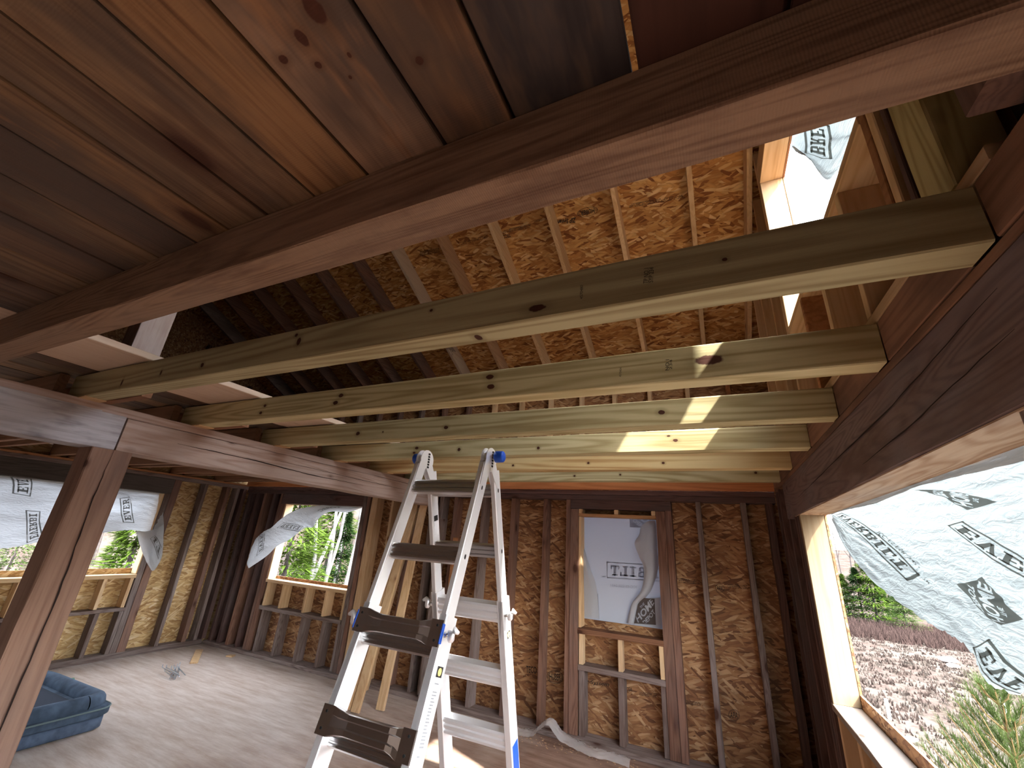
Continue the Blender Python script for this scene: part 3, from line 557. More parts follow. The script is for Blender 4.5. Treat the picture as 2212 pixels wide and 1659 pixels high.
SLAB = {'I': ([q_(.26, 0, .54, 1), q_(.08, 0, .72, .15), q_(.08, .85, .72, 1)], .80),
        'T': ([q_(.28, 0, .56, 1), q_(.13, 0, .71, .15), q_(0, .83, .84, 1), q_(0, .62, .12, 1), q_(.72, .62, .84, 1)], .90),
        'L': ([q_(.13, 0, .40, 1), q_(0, .85, .54, 1), q_(0, 0, .80, .16), q_(.66, 0, .80, .40)], .86),
        'E': ([q_(.13, 0, .40, 1), q_(0, .85, .80, 1), q_(0, 0, .82, .15), q_(.35, .42, .60, .58), q_(.68, .62, .80, 1), q_(.70, 0, .82, .38)], .90),
        'V': ([((.05, 1), (.34, 1), (.56, 0), (.36, 0)), ((.66, 1), (.84, 1), (.56, 0), (.40, 0)), q_(-.03, .86, .42, 1), q_(.52, .86, .92, 1)], .94),
        'R': ([q_(.13, 0, .40, 1), q_(0, 0, .48, .15), q_(0, .85, .66, 1), q_(.60, .50, .84, .95), q_(.35, .42, .70, .57), ((.42, .48), (.66, .48), (.96, 0), (.66, 0)), q_(.70, 0, .98, .14)], 1.0),
        'B': ([q_(.13, 0, .40, 1), q_(0, .85, .70, 1), q_(.35, .44, .70, .58), q_(0, 0, .72, .15), q_(.60, .56, .82, .95), q_(.62, .05, .88, .50)], .94)}
def slab_word(word):
    x = 0; out = []
    for ch in word:
        ps, w = SLAB[ch]; out += [[(x + a, b) for a, b in p] for p in ps]; x += w + .04
    return out, x - .04
def font_polys(text, bold=.02):
    cu = bpy.data.curves.new('t', 'FONT'); cu.body = text; cu.size = 1; cu.resolution_u = 3; cu.offset = bold
    o = bpy.data.objects.new('t', cu); me = o.to_mesh()
    P = [[tuple(me.vertices[i].co[:2]) for i in f.vertices] for f in me.polygons]; o.to_mesh_clear()
    bpy.data.objects.remove(o); bpy.data.curves.remove(cu)
    xs = [c[0] for p in P for c in p]; ys = [c[1] for p in P for c in p]; x0, x1, y0, y1 = min(xs), max(xs), min(ys), max(ys)
    return [[(c[0] - x0, c[1] - y0) for c in p] for p in P], x1 - x0, y1 - y0
def norm(polys, w, h, mirror=False, box=(0, 0, 1, 1)):
    a, b_, c, d = box
    return [[(a + ((1 - x / w) if mirror else x / w) * (c - a), b_ + y / h * (d - b_)) for x, y in p] for p in polys]
def frame(t=.03, ar=5):
    return [q_(0, 0, 1, t * ar), q_(0, 1 - t * ar, 1, 1), q_(0, 0, t, 1), q_(1 - t, 0, 1, 1)]
def fine(polys, n=3):
    out = []
    for p in polys:
        if len(p) == 4:
            for i in range(n):
                for j in range(n):
                    def L(s_, t): return tuple((p[0][k] * (1 - s_) + p[1][k] * s_) * (1 - t) + (p[3][k] * (1 - s_) + p[2][k] * s_) * t for k in (0, 1))
                    out.append([L(i / n, j / n), L((i + 1) / n, j / n), L((i + 1) / n, (j + 1) / n), L(i / n, (j + 1) / n)])
        else: out.append(p)
    return out
def print_on(polys, fn, mat, parent, name='printed_lettering', n=3):
    mb = MB()
    for p in fine(polys, n): mb.add([fn(x, y) for x, y in p], [tuple(range(len(p)))])
    return mb.build(name, mat, parent)
def quad_fn(c, pt):                                       # c: 4 corners (bottom-left, bottom-right, top-right, top-left) in any 2D space
    return lambda x, y: pt(*[(c[0][k] * (1 - x) + c[1][k] * x) * (1 - y) + (c[3][k] * (1 - x) + c[2][k] * x) * y for k in (0, 1)])
def surf_quad(S, corners, off=.003):
    c = [S.uv(*p) for p in corners]
    return quad_fn(c, lambda u, v: S.pt(u, v, off))
def plane_quad(corners, ax, val):
    c = [at(px, py, ax, val) for px, py in corners]
    def fn(x, y): return (c[0] * (1 - x) + c[1] * x) * (1 - y) + (c[3] * (1 - x) + c[2] * x) * y
    return fn
def boxed(word, mirror=False):
    P, w = slab_word(word); return frame(.022, 4.2) + norm(P, w, 1, mirror, (.07, .22, .93, .78))
def rot45(polys, w, h, cx, cy, L, H):
    """text along the rising diagonal, centred at cx,cy; length L, height H"""
    out = []; c = math.sqrt(.5)
    for p in polys:
        r = []
        for x, y in p:
            a = (x / w - .5) * L; b = (y / h - .5) * H; r.append((min(.97, max(.03, cx + (a - b) * c)), min(.97, max(.03, cy + (a + b) * c))))
        out.append(r)
    return out
def inside(P, x, y):
    r = False; n = len(P); j = n - 1
    for i in range(n):
        if (P[i][1] > y) != (P[j][1] > y) and x < (P[j][0] - P[i][0]) * (y - P[i][1]) / (P[j][1] - P[i][1]) + P[i][0]: r = not r
        j = i
    return r
def logo(fn_of, parent, dark=None, light=None, mirror=False, N=72):
    """square store mark: dark square with the diagonal words left unprinted"""
    a = font_polys('HOME', .03); b = font_polys('DEPOT', .025); c = font_polys('THE', .015)
    P = rot45(*a, .47, .53, 1.14, .32) + rot45(*b, .69, .27, .72, .19) + rot45(*c, .27, .70, .28, .10)
    bb = [(min(q[0] for q in p), max(q[0] for q in p), min(q[1] for q in p), max(q[1] for q in p)) for p in P]
    fn = fn_of(.003); mb = MB()
    for i in range(N):
        for j in range(N):
            x = (i + .5) / N; y = (j + .5) / N
            if any(u0 <= x <= u1 and v0 <= y <= v1 and inside(p, x, y) for p, (u0, u1, v0, v1) in zip(P, bb)): continue
            q = q_(i / N, j / N, (i + 1) / N, (j + 1) / N)
            mb.add([fn(1 - x_ if mirror else x_, y_) for x_, y_ in q], [(0, 1, 2, 3)])
    return mb.build('printed_square', dark or M['ink'], parent)

# ---- window 4: flat paper with mirrored print and loose folds
w4 = empty('house_wrap', (-.9, 4.69, -.69), 'flat white printed wrap covering the far wall window left of the corner, with folds', 'house wrap', 'white house wrap on the windows')
Y4 = 4.700
MB().box(-1.36, -.44, Y4, Y4 + .0006, -.74, .40).build('sheet', M['wrap_flat'], w4)
def b9(x, y): return (1230 + x * 220 / 1304, 1090 + y * 280 / 1659)
print_on(norm(slab_word('EVERBILT')[0], slab_word('EVERBILT')[1], 1, True, (0, 0, 1, 1)), plane_quad([b9(520, 905), b9(1560, 975), b9(1560, 840), b9(520, 775)], 1, Y4 - .001), M['ink_light'], w4)
print_on(frame(.012, 5.2), plane_quad([b9(480, 940), b9(1610, 1015), b9(1610, 800), b9(475, 730)], 1, Y4 - .001), M['ink_light'], w4, 'printed_frame')
for t, cs in (('TM', [b9(415, 935), b9(468, 940), b9(468, 912), b9(415, 908)]), ('ICC-ES ESR-3431', [b9(525, 1050), b9(862, 1075), b9(862, 1038), b9(525, 1015)])):
    P, w, h = font_polys(t); print_on(norm(P, w, h, True), plane_quad(cs, 1, Y4 - .001), M['ink_light'], w4, n=1)
def w4l(cs, par, ax=1, val=Y4, mirror=True, **k): logo(lambda off: plane_quad(cs, ax, val - off), par, mirror=mirror, **k)
w4l([b9(175, 1390), b9(385, 1465), b9(370, 1140), b9(175, 1120)], w4, dark=M['ink_light'])
w4l([b9(772, 290), b9(1100, 300), b9(1090, 60), b9(768, 60)], w4, dark=M['ink_light'])
f = Surf([[at(*b9(1095, 205), 1, 4.66), at(*b9(1000, 215), 1, 4.63), at(*b9(915, 290), 1, 4.62), at(*b9(905, 380), 1, 4.64)],
          [at(*b9(1112, 300), 1, 4.66), at(*b9(1040, 350), 1, 4.61), at(*b9(960, 430), 1, 4.59), at(*b9(835, 495), 1, 4.61)],
          [at(*b9(1125, 560), 1, 4.66), at(*b9(1060, 620), 1, 4.61), at(*b9(960, 660), 1, 4.60), at(*b9(890, 660), 1, 4.62)],
          [at(*b9(1140, 800), 1, 4.66), at(*b9(1080, 880), 1, 4.62), at(*b9(1010, 880), 1, 4.60), at(*b9(955, 830), 1, 4.63)],
          [at(*b9(1040, 1110), 1, 4.68), at(*b9(990, 1120), 1, 4.63), at(*b9(950, 1100), 1, 4.62), at(*b9(920, 1090), 1, 4.64)],
          [at(*b9(890, 1290), 1, 4.69), at(*b9(860, 1280), 1, 4.65), at(*b9(820, 1270), 1, 4.64), at(*b9(800, 1260), 1, 4.66)],
          [at(*b9(830, 1540), 1, 4.69), at(*b9(800, 1530), 1, 4.66), at(*b9(760, 1520), 1, 4.66), at(*b9(730, 1510), 1, 4.68)]], .004, (4, 7), 3)
f.mesh(16, 44).build('fold', M['wrap_flat'], w4, smooth=True)
f = Surf([[at(*b9(165, 480), 1, 4.66), at(*b9(172, 500), 1, 4.66), at(*b9(180, 520), 1, 4.68)], [at(*b9(165, 760), 1, 4.65), at(*b9(210, 790), 1, 4.64), at(*b9(260, 800), 1, 4.68)],
          [at(*b9(165, 1050), 1, 4.66), at(*b9(260, 1060), 1, 4.66), at(*b9(340, 1030), 1, 4.68)], [at(*b9(165, 1430), 1, 4.68), at(*b9(280, 1450), 1, 4.67), at(*b9(382, 1460), 1, 4.69)]], .002, (4, 6), 5)
f.mesh(12, 24).build('fold', M['wrap_flat'], w4, smooth=True)
f3 = Surf([[at(*b9(970, 1200), 1, 4.67), at(*b9(1160, 1190), 1, 4.675)], [at(*b9(900, 1400), 1, 4.67), at(*b9(1175, 1400), 1, 4.675)], [at(*b9(830, 1530), 1, 4.675), at(*b9(1188, 1585), 1, 4.68)]], .001, (3, 3), 7)
f3.mesh(8, 8).build('fold', M['wrap_flat'], w4, smooth=True)
w4l([b9(828, 1520), b9(1108, 1540), b9(1090, 1205), b9(893, 1190)], w4, val=4.668, mirror=False, dark=plain('dark_print', (.07, .055, .05), .8))

# ---- window 2: flap blown into the room
def b10(x, y): return (520 + x * 280 / 2111, 1070 + y * 220 / 1659)
tops = [(1985, 170, 4.69), (1700, 160, 4.66), (1400, 160, 4.62), (1150, 178, 4.58), (850, 260, 4.52), (650, 390, 4.47), (490, 530, 4.42), (360, 600, 4.38), (235, 730, 4.33), (150, 930, 4.29), (100, 1120, 4.26)]
bots = [(1975, 205, 4.69), (1740, 275, 4.62), (1440, 270, 4.58), (1240, 410, 4.50), (1180, 520, 4.44), (1040, 530, 4.42), (900, 640, 4.38), (770, 735, 4.36), (590, 830, 4.33), (420, 990, 4.29), (130, 1190, 4.26)]
net = []
for (a, b_, y0), (c, d, y1) in zip(tops, bots):
    net.append([at(*b10(a, b_), 1, y0), at(*b10(a * .5 + c * .5, b_ * .5 + d * .5), 1, (y0 + y1) / 2 - .05), at(*b10(c, d), 1, y1)])
S2 = Surf(net, .007, (5, 26), 11)
w2 = empty('house_wrap', (-5.3, 4.5, -.6), 'torn wrap flap blown into the room from the far wall window at the left', 'house wrap', 'white house wrap on the windows')
S2.mesh(16, 90).build('sheet', M['wrap'], w2, smooth=True)
print_on(boxed('EVERB'), surf_quad(S2, [b10(940, 600), b10(590, 520), b10(700, 440), b10(1030, 500)]), M['ink'], w2)
print_on(boxed('EVER'), surf_quad(S2, [b10(260, 980), b10(300, 640), b10(400, 620), b10(370, 900)]), M['ink'], w2)
print_on(norm(*font_polys('DEPOT'), False)[0:], surf_quad(S2, [b10(1300, 275), b10(1620, 215), b10(1640, 185), b10(1270, 240)]), M['ink'], w2, n=1)
# ---- window 3: wide wrap, torn along the bottom, corner hanging
def b1(x, y): return (x / 4.424, 960 + y / 4.424)
tops = [(-1.6, 0), (-.9, 0), (0, 0), (.6, 0)]
row = []
yy = [1.25, 1.6, 2.08, 2.37, 2.92, 3.26, 3.385]
zb = [-.45, -.43, -.416, -.34, -.215, -.18, -.20]
net = [[Vector((-7.03, y, .33)) for y in yy], [Vector((-6.98 + .02 * math.sin(y * 5), y, .20)) for y in yy], [Vector((-6.99 + .05 * math.sin(y * 4), y, .33 + (z - .33) * .6)) for y, z in zip(yy, zb)], [Vector((-6.96, y, z)) for y, z in zip(yy, zb)]]
net[0][-1] = at(353, 1066, 0, -7.02); net[1][-1] = at(352, 1100, 0, -6.92); net[2][-1] = at(354, 1140, 0, -6.86); net[3][-1] = at(352, 1170, 0, -6.84)
S3 = Surf(net, .012, (6, 9), 21)
w3 = empty('house_wrap', (-6.98, 2.3, -.7), 'crinkled printed wrap over the wide left window behind the post, torn at the bottom', 'house wrap', 'white house wrap on the windows')
S3.mesh(80, 30, .02).build('sheet', M['wrap'], w3, smooth=True)
Sf = Surf([[at(*b1(1300, 825), 0, -6.93), at(*b1(1400, 830), 0, -6.84), at(*b1(1500, 800), 0, -6.80), at(*b1(1565, 760), 0, -6.80)],
           [at(*b1(1335, 960), 0, -6.86), at(*b1(1410, 950), 0, -6.78), at(*b1(1490, 930), 0, -6.74), at(*b1(1560, 950), 0, -6.74)],
           [at(*b1(1385, 1090), 0, -6.80), at(*b1(1430, 1090), 0, -6.72), at(*b1(1490, 1090), 0, -6.70), at(*b1(1545, 1080), 0, -6.70)],
           [at(*b1(1445, 1205), 0, -6.74), at(*b1(1462, 1210), 0, -6.70), at(*b1(1480, 1200), 0, -6.68), at(*b1(1500, 1170), 0, -6.68)]], .006, (5, 7), 31)
Sf.mesh(24, 24, .06).build('hanging_corner', M['wrap'], w3, smooth=True)
print_on(boxed('LTT'[0:2]), surf_quad(Sf, [b1(1510, 1100), b1(1435, 900), b1(1480, 870), b1(1545, 980)]), M['ink'], w3)
print_on(boxed('EVER'), surf_quad(S3, [b1(1290, 755), b1(1240, 500), b1(1135, 515), b1(1165, 745)]), M['ink'], w3)
print_on(boxed('EVE'), surf_quad(S3, [b1(305, 505), b1(300, 320), b1(125, 320), b1(130, 475)]), M['ink'], w3)
print_on(boxed('EVERBI'), surf_quad(S3, [b1(250, 945), b1(230, 625), b1(390, 640), b1(440, 900)]), M['ink'], w3)
# ---- window 1: big wrap hanging diagonally in the right window
def b11(x, y): return (1780 + x * 432 / 2108, 960 + y * 340 / 1659)
Yt = [3.47, 3.2, 2.85, 2.5, 2.15, 1.75, 1.35, 1.05]
bt = [(3.43, .262), (3.228, .079), (2.859, -.072), (2.365, -.181), (2.046, -.223), (1.93, -.315), (1.60, -.275), (1.15, -.30)]
net = []
for t in (0, .14, .38, .68, 1.0):
    r = []
    for k, (y, (yb, zb_)) in enumerate(zip(Yt, bt)):
        bul = math.sin(math.pi * min(1, t * 1.05)) * .045 * math.sin(math.pi * min(1, k / 7 + .08))
        r.append(Vector((.712 + bul, y * (1 - t) + yb * t, .31 * (1 - t) + zb_ * t)))
    net.append(r)
S1 = Surf(net, .006, (14, 22), 41)
w1 = empty('house_wrap', (.72, 2.2, -.3), 'large rippled printed wrap hanging diagonally across the big right window', 'house wrap', 'white house wrap on the windows')
S1.mesh(110, 60, .025).build('sheet', M['wrap_sunny'], w1, smooth=True)
print_on(boxed('EVERBILT'), surf_quad(S1, [b11(190, 720), b11(1020, 1385), b11(890, 1440), b11(90, 740)]), M['ink'], w1, n=5)
P, w, h = font_polys('ICC-ES ESR-3431'); print_on(norm(P, w, h), surf_quad(S1, [b11(580, 915), b11(1040, 1295), b11(1010, 1310), b11(550, 935)]), M['ink'], w1, n=1)
P, w, h = font_polys('TM'); print_on(norm(P, w, h), surf_quad(S1, [b11(1075, 1405), b11(1120, 1455), b11(1100, 1475), b11(1040, 1420)]), M['ink'], w1, n=1)
print_on(boxed('EVE'), surf_quad(S1, [b11(1490, 805), b11(2230, 1250), b11(2230, 1450), b11(1310, 850)]), M['ink'], w1, n=5)
def b12(x, y): return (1780 + x * 432 / 1796, 1260 + y * 399 / 1659)
print_on(boxed('EVE'), surf_quad(S1, [b12(1500, 505), b12(1990, 990), b12(1760, 1010), b12(1335, 570)]), M['ink'], w1, n=5)
def s1logo(cs):
    c = [S1.uv(*p) for p in cs]; logo(lambda off: quad_fn(c, lambda u, v: S1.pt(u, v, off)), w1)
s1logo([b11(1530, 680), b11(960, 465), b11(1500, 505), b11(1870, 597)])
s1logo([b12(1600, 375), b12(1200, 10), b12(1440, -60), b12(1800, 330)])
St = Surf([[Vector((.708, y, .30)) for y in (3.45, 3.0, 2.5, 2.0, 1.5, 1.1)], [Vector((.704, 3.45, .294)), Vector((.703, 3.0, .286)), Vector((.703, 2.55, .272)), Vector((.703, 2.0, .280)), Vector((.702, 1.5, .262)), Vector((.70, 1.1, .25))]], .006, (11, 4), 51)
St.mesh(60, 6, .12).build('folded_edge', M['wrap_thin'], w1, smooth=True)
# ---- gable window wrap
def b13(x, y): return (1580 + x * 340 / 1567, 200 + y * 360 / 1659)
S5 = Surf([[Vector((.712, y, 2.56)) for y in (2.45, 2.1, 1.7, 1.25)], [at(*b13(585, 440), 0, .71), at(*b13(800, 330), 0, .71), at(*b13(1050, 240), 0, .71), at(*b13(1330, 120), 0, .71)],
           [at(*b13(590, 520), 0, .71), at(*b13(790, 520), 0, .70), at(*b13(1000, 520), 0, .69), at(*b13(1250, 420), 0, .70)],
           [at(*b13(640, 590), 0, .70), at(*b13(760, 640), 0, .68), at(*b13(950, 760), 0, .67), at(*b13(1160, 700), 0, .69)],
           [at(*b13(610, 530), 0, .69), at(*b13(760, 640), 0, .665), at(*b13(930, 860), 0, .65), at(*b13(1060, 800), 0, .68)]], .006, (7, 9), 61)
w5 = empty('house_wrap', (.70, 2.0, 1.8), 'torn printed wrap hanging in the small gable window up in the loft', 'house wrap', 'white house wrap on the windows')
S5.mesh(40, 30).build('sheet', M['wrap_sunny'], w5, smooth=True)
print_on(boxed('BRE'), surf_quad(S5, [b13(735, 600), b13(715, 330), b13(985, 330), b13(1010, 660)]), M['ink'], w5)

# ---------------------------------------------------------------- black ink stamps on the strand board and joists
def stamp(text, cs, plane, parent_name, bold=0.0, oval=False, mirror=False):
    n, k = plane; c = [atp(px, py, n, k) for px, py in cs]
    fn = lambda x, y: (c[0] * (1 - x) + c[1] * x) * (1 - y) + (c[3] * (1 - x) + c[2] * x) * y
    if text == '#':                                       # rows of print too small and faint to read
        P = []
        for r in range(3):
            x = 0.0
            while x < .97:
                w = random.uniform(.008, .022)
                if random.random() < .8: P.append(q_(x, r * .36, x + w, r * .36 + random.uniform(.14, .24)))
                x += w + .008
    else:
        P, w, h = font_polys(text, bold); bx = (.16, .25, .84, .75) if oval else (0, 0, 1, 1)
        P = norm(P, w, h, mirror, bx)
    if oval:
        for r0, r1 in ((.50, .47), (.43, .41)):
            P += [[(.5 + r * math.cos(a), .5 + r * math.sin(a)) for r, a in ((r0, t), (r0, t + .21), (r1, t + .21), (r1, t))] for t in [i * .2094 for i in range(30)]]
    mb = MB()
    for p in P: mb.add([fn(x, y) for x, y in p], [tuple(range(len(p)))])
    mb.build('ink_stamp', M['stamp'], bpy.data.objects[parent_name])
RFP = ((0, SL, 1), ROOF0 + SH - .004); FWP = ((0, 1, 0), 4.679)
def b14(x, y): return (900 + x * 600 / 2212, 440 + y * 200 / 737)
stamp('HUBER', [b14(1440, 60), b14(1280, 85), b14(1285, 55 + 60), b14(1440, 30 + 50)][::1], RFP, 'ceiling_roof_far', .02, True) if 0 else stamp('HUBER', [b14(1440, 10), b14(1275, 45), b14(1285, 120), b14(1445, 85)], RFP, 'ceiling_roof_far', .02, True)
stamp('ZIP System', [b14(1270, 95), b14(1110, 125), b14(1115, 165), b14(1265, 150)], RFP, 'ceiling_roof_far', .03)
stamp('#', [b14(1040, 110), b14(930, 135), b14(935, 150), b14(1045, 125)], RFP, 'ceiling_roof_far', .0)
stamp('#', [b14(910, 160), b14(680, 215), b14(685, 240), b14(915, 190)], RFP, 'ceiling_roof_far', .0)
stamp('TECO', [b14(745, 240), b14(685, 250), b14(690, 280), b14(750, 265)], RFP, 'ceiling_roof_far', .03)
stamp('#', [b14(560, 250), b14(330, 310), b14(335, 335), b14(565, 275)], RFP, 'ceiling_roof_far', .0)
stamp('#', [b14(180, 350), b14(20, 385), b14(25, 420), b14(185, 385)], RFP, 'ceiling_roof_far', .0)
stamp('#', [b14(2140, -75), b14(1680, 5), b14(1682, 35), b14(2145, -45)], RFP, 'ceiling_roof_far', .0)
def b7(x, y): return (1100 + x / 3.687, 1259 + y / 3.687)
for t, cs, ov in (('HUBER', [b7(300, 800), b7(430, 810), b7(430, 700), b7(300, 692)], True), ('ZIP System', [b7(560, 800), b7(790, 835), b7(800, 795), b7(560, 765)], False), ('TECO', [b7(135, 715), b7(218, 725), b7(218, 670), b7(135, 660)], False),
                  ('CSA', [b7(930, 862), b7(980, 868), b7(980, 835), b7(930, 830)], False), ('#', [b7(1035, 895), b7(1180, 915), b7(1180, 880), b7(1035, 865)], False), ('APA', [b7(1745, 1095), b7(1835, 1105), b7(1835, 1010), b7(1745, 1005)], True),
                  ('#', [b7(1400, 960), b7(1530, 985), b7(1530, 955), b7(1400, 930)], False), ('APA', [b7(1640, 75), b7(1715, 80), b7(1715, 10), b7(1640, 5)], True), ('#', [b7(1350, -2), b7(1560, 15), b7(1560, -20), b7(1350, -40)], False), ('#', [b7(1740, 40), b7(1910, 50), b7(1910, 15), b7(1740, 10)], False)):
    stamp(t, cs, FWP, 'wall_far', .01, ov)
LWP = ((1, 0, 0), -7.037)
for t, cs in (('ZIP SYS', [b1(1900, 1060), b1(1990, 1055), b1(1990, 1025), b1(1900, 1030)]), ('#', [b1(2010, 1040), b1(2110, 1030), b1(2110, 990), b1(2010, 1000)])): stamp(t, cs, LWP, 'wall_left', .02)
def b5a(x, y): return (700 + x * 800 / 2212, 400 + y * 800 / 2212)
for t, cs, nm, y in (('4570480', [b5a(1545, 680), b5a(1547, 598), b5a(1530, 598), b5a(1528, 680)], 'ceiling_joist', JY[0]), ('TP NO.1', [b5a(1935, 587), b5a(1940, 495), b5a(1912, 497), b5a(1907, 587)], 'ceiling_joist', JY[0]), ('SYP 234', [b5a(1965, 580), b5a(1970, 490), b5a(1942, 492), b5a(1937, 582)], 'ceiling_joist', JY[0])):
    stamp(t, cs, ((0, 1, 0), y - .0025), nm, .0)
for t, cs in (('NO.1', [b5a(2060, 1105), b5a(2062, 1040), b5a(2040, 1042), b5a(2038, 1107)]), ('234', [b5a(2078, 1100), b5a(2080, 1042), b5a(2064, 1043), b5a(2062, 1101)]), ('4570404', [b5a(1775, 1145), b5a(1778, 1090), b5a(1765, 1090), b5a(1762, 1145)])):
    stamp(t, cs, ((0, 1, 0), JY[1] - .0025), JOISTS[1], .0)
# ---------------------------------------------------------------- folding ladder
XL, XR = -1.27, -.907
LD = empty('folding_ladder', (-1.09, 1.68, -1.67), 'aluminium multi-position folding ladder with blue hinge knobs standing open on the floor', 'ladder')
sf = .3155; cf = 1 / math.sqrt(1 + sf * sf); 
DF = Vector((0, -sf, -1)).normalized(); NF = Vector((0, 1, -sf)).normalized(); DB = Vector((0, sf, -1)).normalized(); NB = Vector((0, 1, sf)).normalized()
def PF(x, z, d=0.0): return Vector((x, 1.651 - (.352 - z) * sf, z)) + NF * d
def PB(x, z, d=0.0): return Vector((x, 1.742 + (.300 - z) * sf, z)) + NB * d
def rail(P, N, D, x0, x1, z0, z1, dep, name='rail', mat='alu', lip=.004):
    mb = MB(); xc = (x0 + x1) / 2
    a = P(xc, z0, dep / 2); b_ = P(xc, z1, dep / 2)
    mb.beam(a, b_, x1 - x0, dep, (1, 0, 0), .003)
    return mb.build(name, M[mat], LD)
def rung(P, N, D, x0, x1, z, hgt, dep, back=0.0, plate=False, mat='alu_dark'):
    """ribbed tread running along x; hgt along the rail, dep across it"""
    prof = [(0, .10), (.12, 0), (.25, 0), (.30, .16), (.38, .16), (.43, 0), (.60, 0), (.65, .16), (.73, .16), (.78, 0), (.90, 0), (1, .12), (1, .9), (.9, 1), (.1, 1), (0, .9)]
    if plate: prof = [(0, .10), (.05, 0), (.28, 0), (.34, .12), (.66, .12), (.72, 0), (.95, 0), (1, .10), (1, .9), (.95, 1), (.05, 1), (0, .9)]
    xs_ = [x0, x0 + .012, x1 - .012, x1]; sc = [(.93, .0), (1, 0), (1, 0), (.93, 0)]
    if plate: xs_ = [x0, x0 + .05, x0 + .075, x0 + .11, x1 - .11, x1 - .075, x1 - .05, x1]; sc = [(1.35, 1), (1.35, 1), (1.15, .6), (1, 0), (1, 0), (1.15, .6), (1.35, 1), (1.35, 1)]
    vs = []; n = len(prof)
    for x, (k, flat) in zip(xs_, sc):
        c = P(x, z, back)
        for (u, w) in prof:
            dd = (w * dep) * (1 - flat * .75) - (.003 if flat else 0) + (.010 if plate and not flat else .004 if plate and flat < 1 else 0)
            if flat == 1: dd = (-.003 if w < .5 else dep * .25)
            vs.append(c + D * ((u - .5) * hgt * k) + N * dd)
    fs = [tuple(range(n - 1, -1, -1)), tuple((len(xs_) - 1) * n + i for i in range(n))]
    for s_ in range(len(xs_) - 1):
        for i in range(n): fs.append((s_ * n + i, s_ * n + (i + 1) % n, (s_ + 1) * n + (i + 1) % n, (s_ + 1) * n + i))
    r = MB().add(vs, fs).build('rung', M[mat], LD)
    if plate:
        mb = MB()
        for x in (x0 + .022, x1 - .022):
            for k in (-.38, .38):
                c = P(x, z, back) + D * (k * hgt); mb.tube([c - N * .006, c + N * .001], .0045, 8)
        mb.build('rivets', M['black'], r)
    return r
for x1 in (XL, XR):
    rail(PF, NF, DF, x1 - .024, x1, .330, -.62, .062); rail(PB, NB, DB, x1 - .024, x1, .300, -.62, .058)
    rail(PF, NF, DF, x1 - .029, x1 + .004, -.262, -1.655, .078); rail(PB, NB, DB, x1 - .029, x1 + .004, -.262, -1.655, .074)
    MB().beam(PF(x1 - .012, -1.61, .036), PF(x1 - .012, -1.668, .036), .045, .09, (1, 0, 0), .006).build('rubber_foot', M['black'], LD)
    MB().beam(PB(x1 - .012, -1.61, .036), PB(x1 - .012, -1.668, .036), .045, .09, (1, 0, 0), .006).build('rubber_foot', M['black'], LD)
for z in (.222, -.060): rung(PF, NF, DF, XL, XR - .024, z, .062, .034, .010)
rung(PF, NF, DF, XL, XR - .024, -.365, .058, .034, .02)
for z in (-.322, -.617, -.912, -1.207, -1.50): rung(PF, NF, DF, XL - .034, XR + .002, z, .062, .05, -.006, True)
rung(PF, NF, DF, XL, XR - .024, -.66, .05, .034, .03)
for z in (.212, -.055): rung(PB, NB, DB, XL, XR - .024, z, .058, .034, .008)
for z in (-.320, -.590, -.850, -1.15, -1.45): rung(PB, NB, DB, XL - .005, XR - .022, z, .078, .05, .004, False, 'alu')
# hinges
for k, xr_ in enumerate((XL, XR)):
    hp = (1.702, .352)
    for dx in (-.027, -.001):
        mb = MB(); pts = [(hp[0] + .052 * math.cos(a), hp[1] + .052 * math.sin(a)) for a in [math.radians(t) for t in range(-20, 201, 14)]]
        pts = [(hp[0] + .052, hp[1] - .02)] + pts + [(hp[0] - .056, hp[1] - .02)]
        pf = PF(0, .235); pb = PB(0, .235, .058)
        outline = [(pb.y, .225)] + pts + [(pf.y - .000, .225), (pf.y + .050, .235), (hp[0] - .012, hp[1] - .055), (hp[0], hp[1] - .035), (hp[0] + .014, hp[1] - .055), (PB(0, .235).y + .012, .235)]
        mb.prism(outline, 0, xr_ + dx, xr_ + dx + .004); mb.build('hinge_plate', M['alu'], LD)
    MB().tube([(xr_ - .023, hp[0], hp[1]), (xr_ - .002, hp[0], hp[1])], .040, 20).build('hinge_core', M['alu_dark'], LD, smooth=False)
    for kk in range(6):
        MB().box(xr_ + .003, xr_ + .006, hp[0] + .004, hp[0] + .016, hp[1] - .036 + kk * .013, hp[1] - .027 + kk * .013).build('hinge_tooth', M['black'], LD)
    sgn = 1 if k else -1; x0 = xr_ + (.006 if k else -.030)
    MB().tube([(x0, hp[0] + .01, hp[1] + .012), (x0 + sgn * .016, hp[0] + .01, hp[1] + .012)], .010, 12).build('hinge_pin', M['alu_dark'], LD, smooth=True)
    MB().tube([(x0 + sgn * .012, hp[0] + .01, hp[1] + .012), (x0 + sgn * .015, hp[0] + .01, hp[1] + .012), (x0 + sgn * .05, hp[0] + .01, hp[1] + .012), (x0 + sgn * .055, hp[0] + .01, hp[1] + .012)], [.022, .027, .026, .021], 20).build('hinge_knob', M['blue'], LD, 'blue knob', smooth=True)
# oval holes in the rail sides (dark sockets with rims)
for P, N, D, zs in ((PF, NF, DF, (.222, -.060)), (PB, NB, DB, (.212, -.055))):
    for z in zs:
        c = P(XR, z, .03); mb = MB()
        for r, dx in ((1.0, .0006), (.72, .0012)):
            pts = [c + D * (math.cos(a) * .014 * r) + N * (math.sin(a) * .008 * r) + Vector((dx, 0, 0)) for a in [i * math.pi / 8 for i in range(16)]]
            mb = MB().add(pts, [tuple(range(16))]); mb.build('rung_end', M['alu'] if r == 1.0 else M['black'], LD)
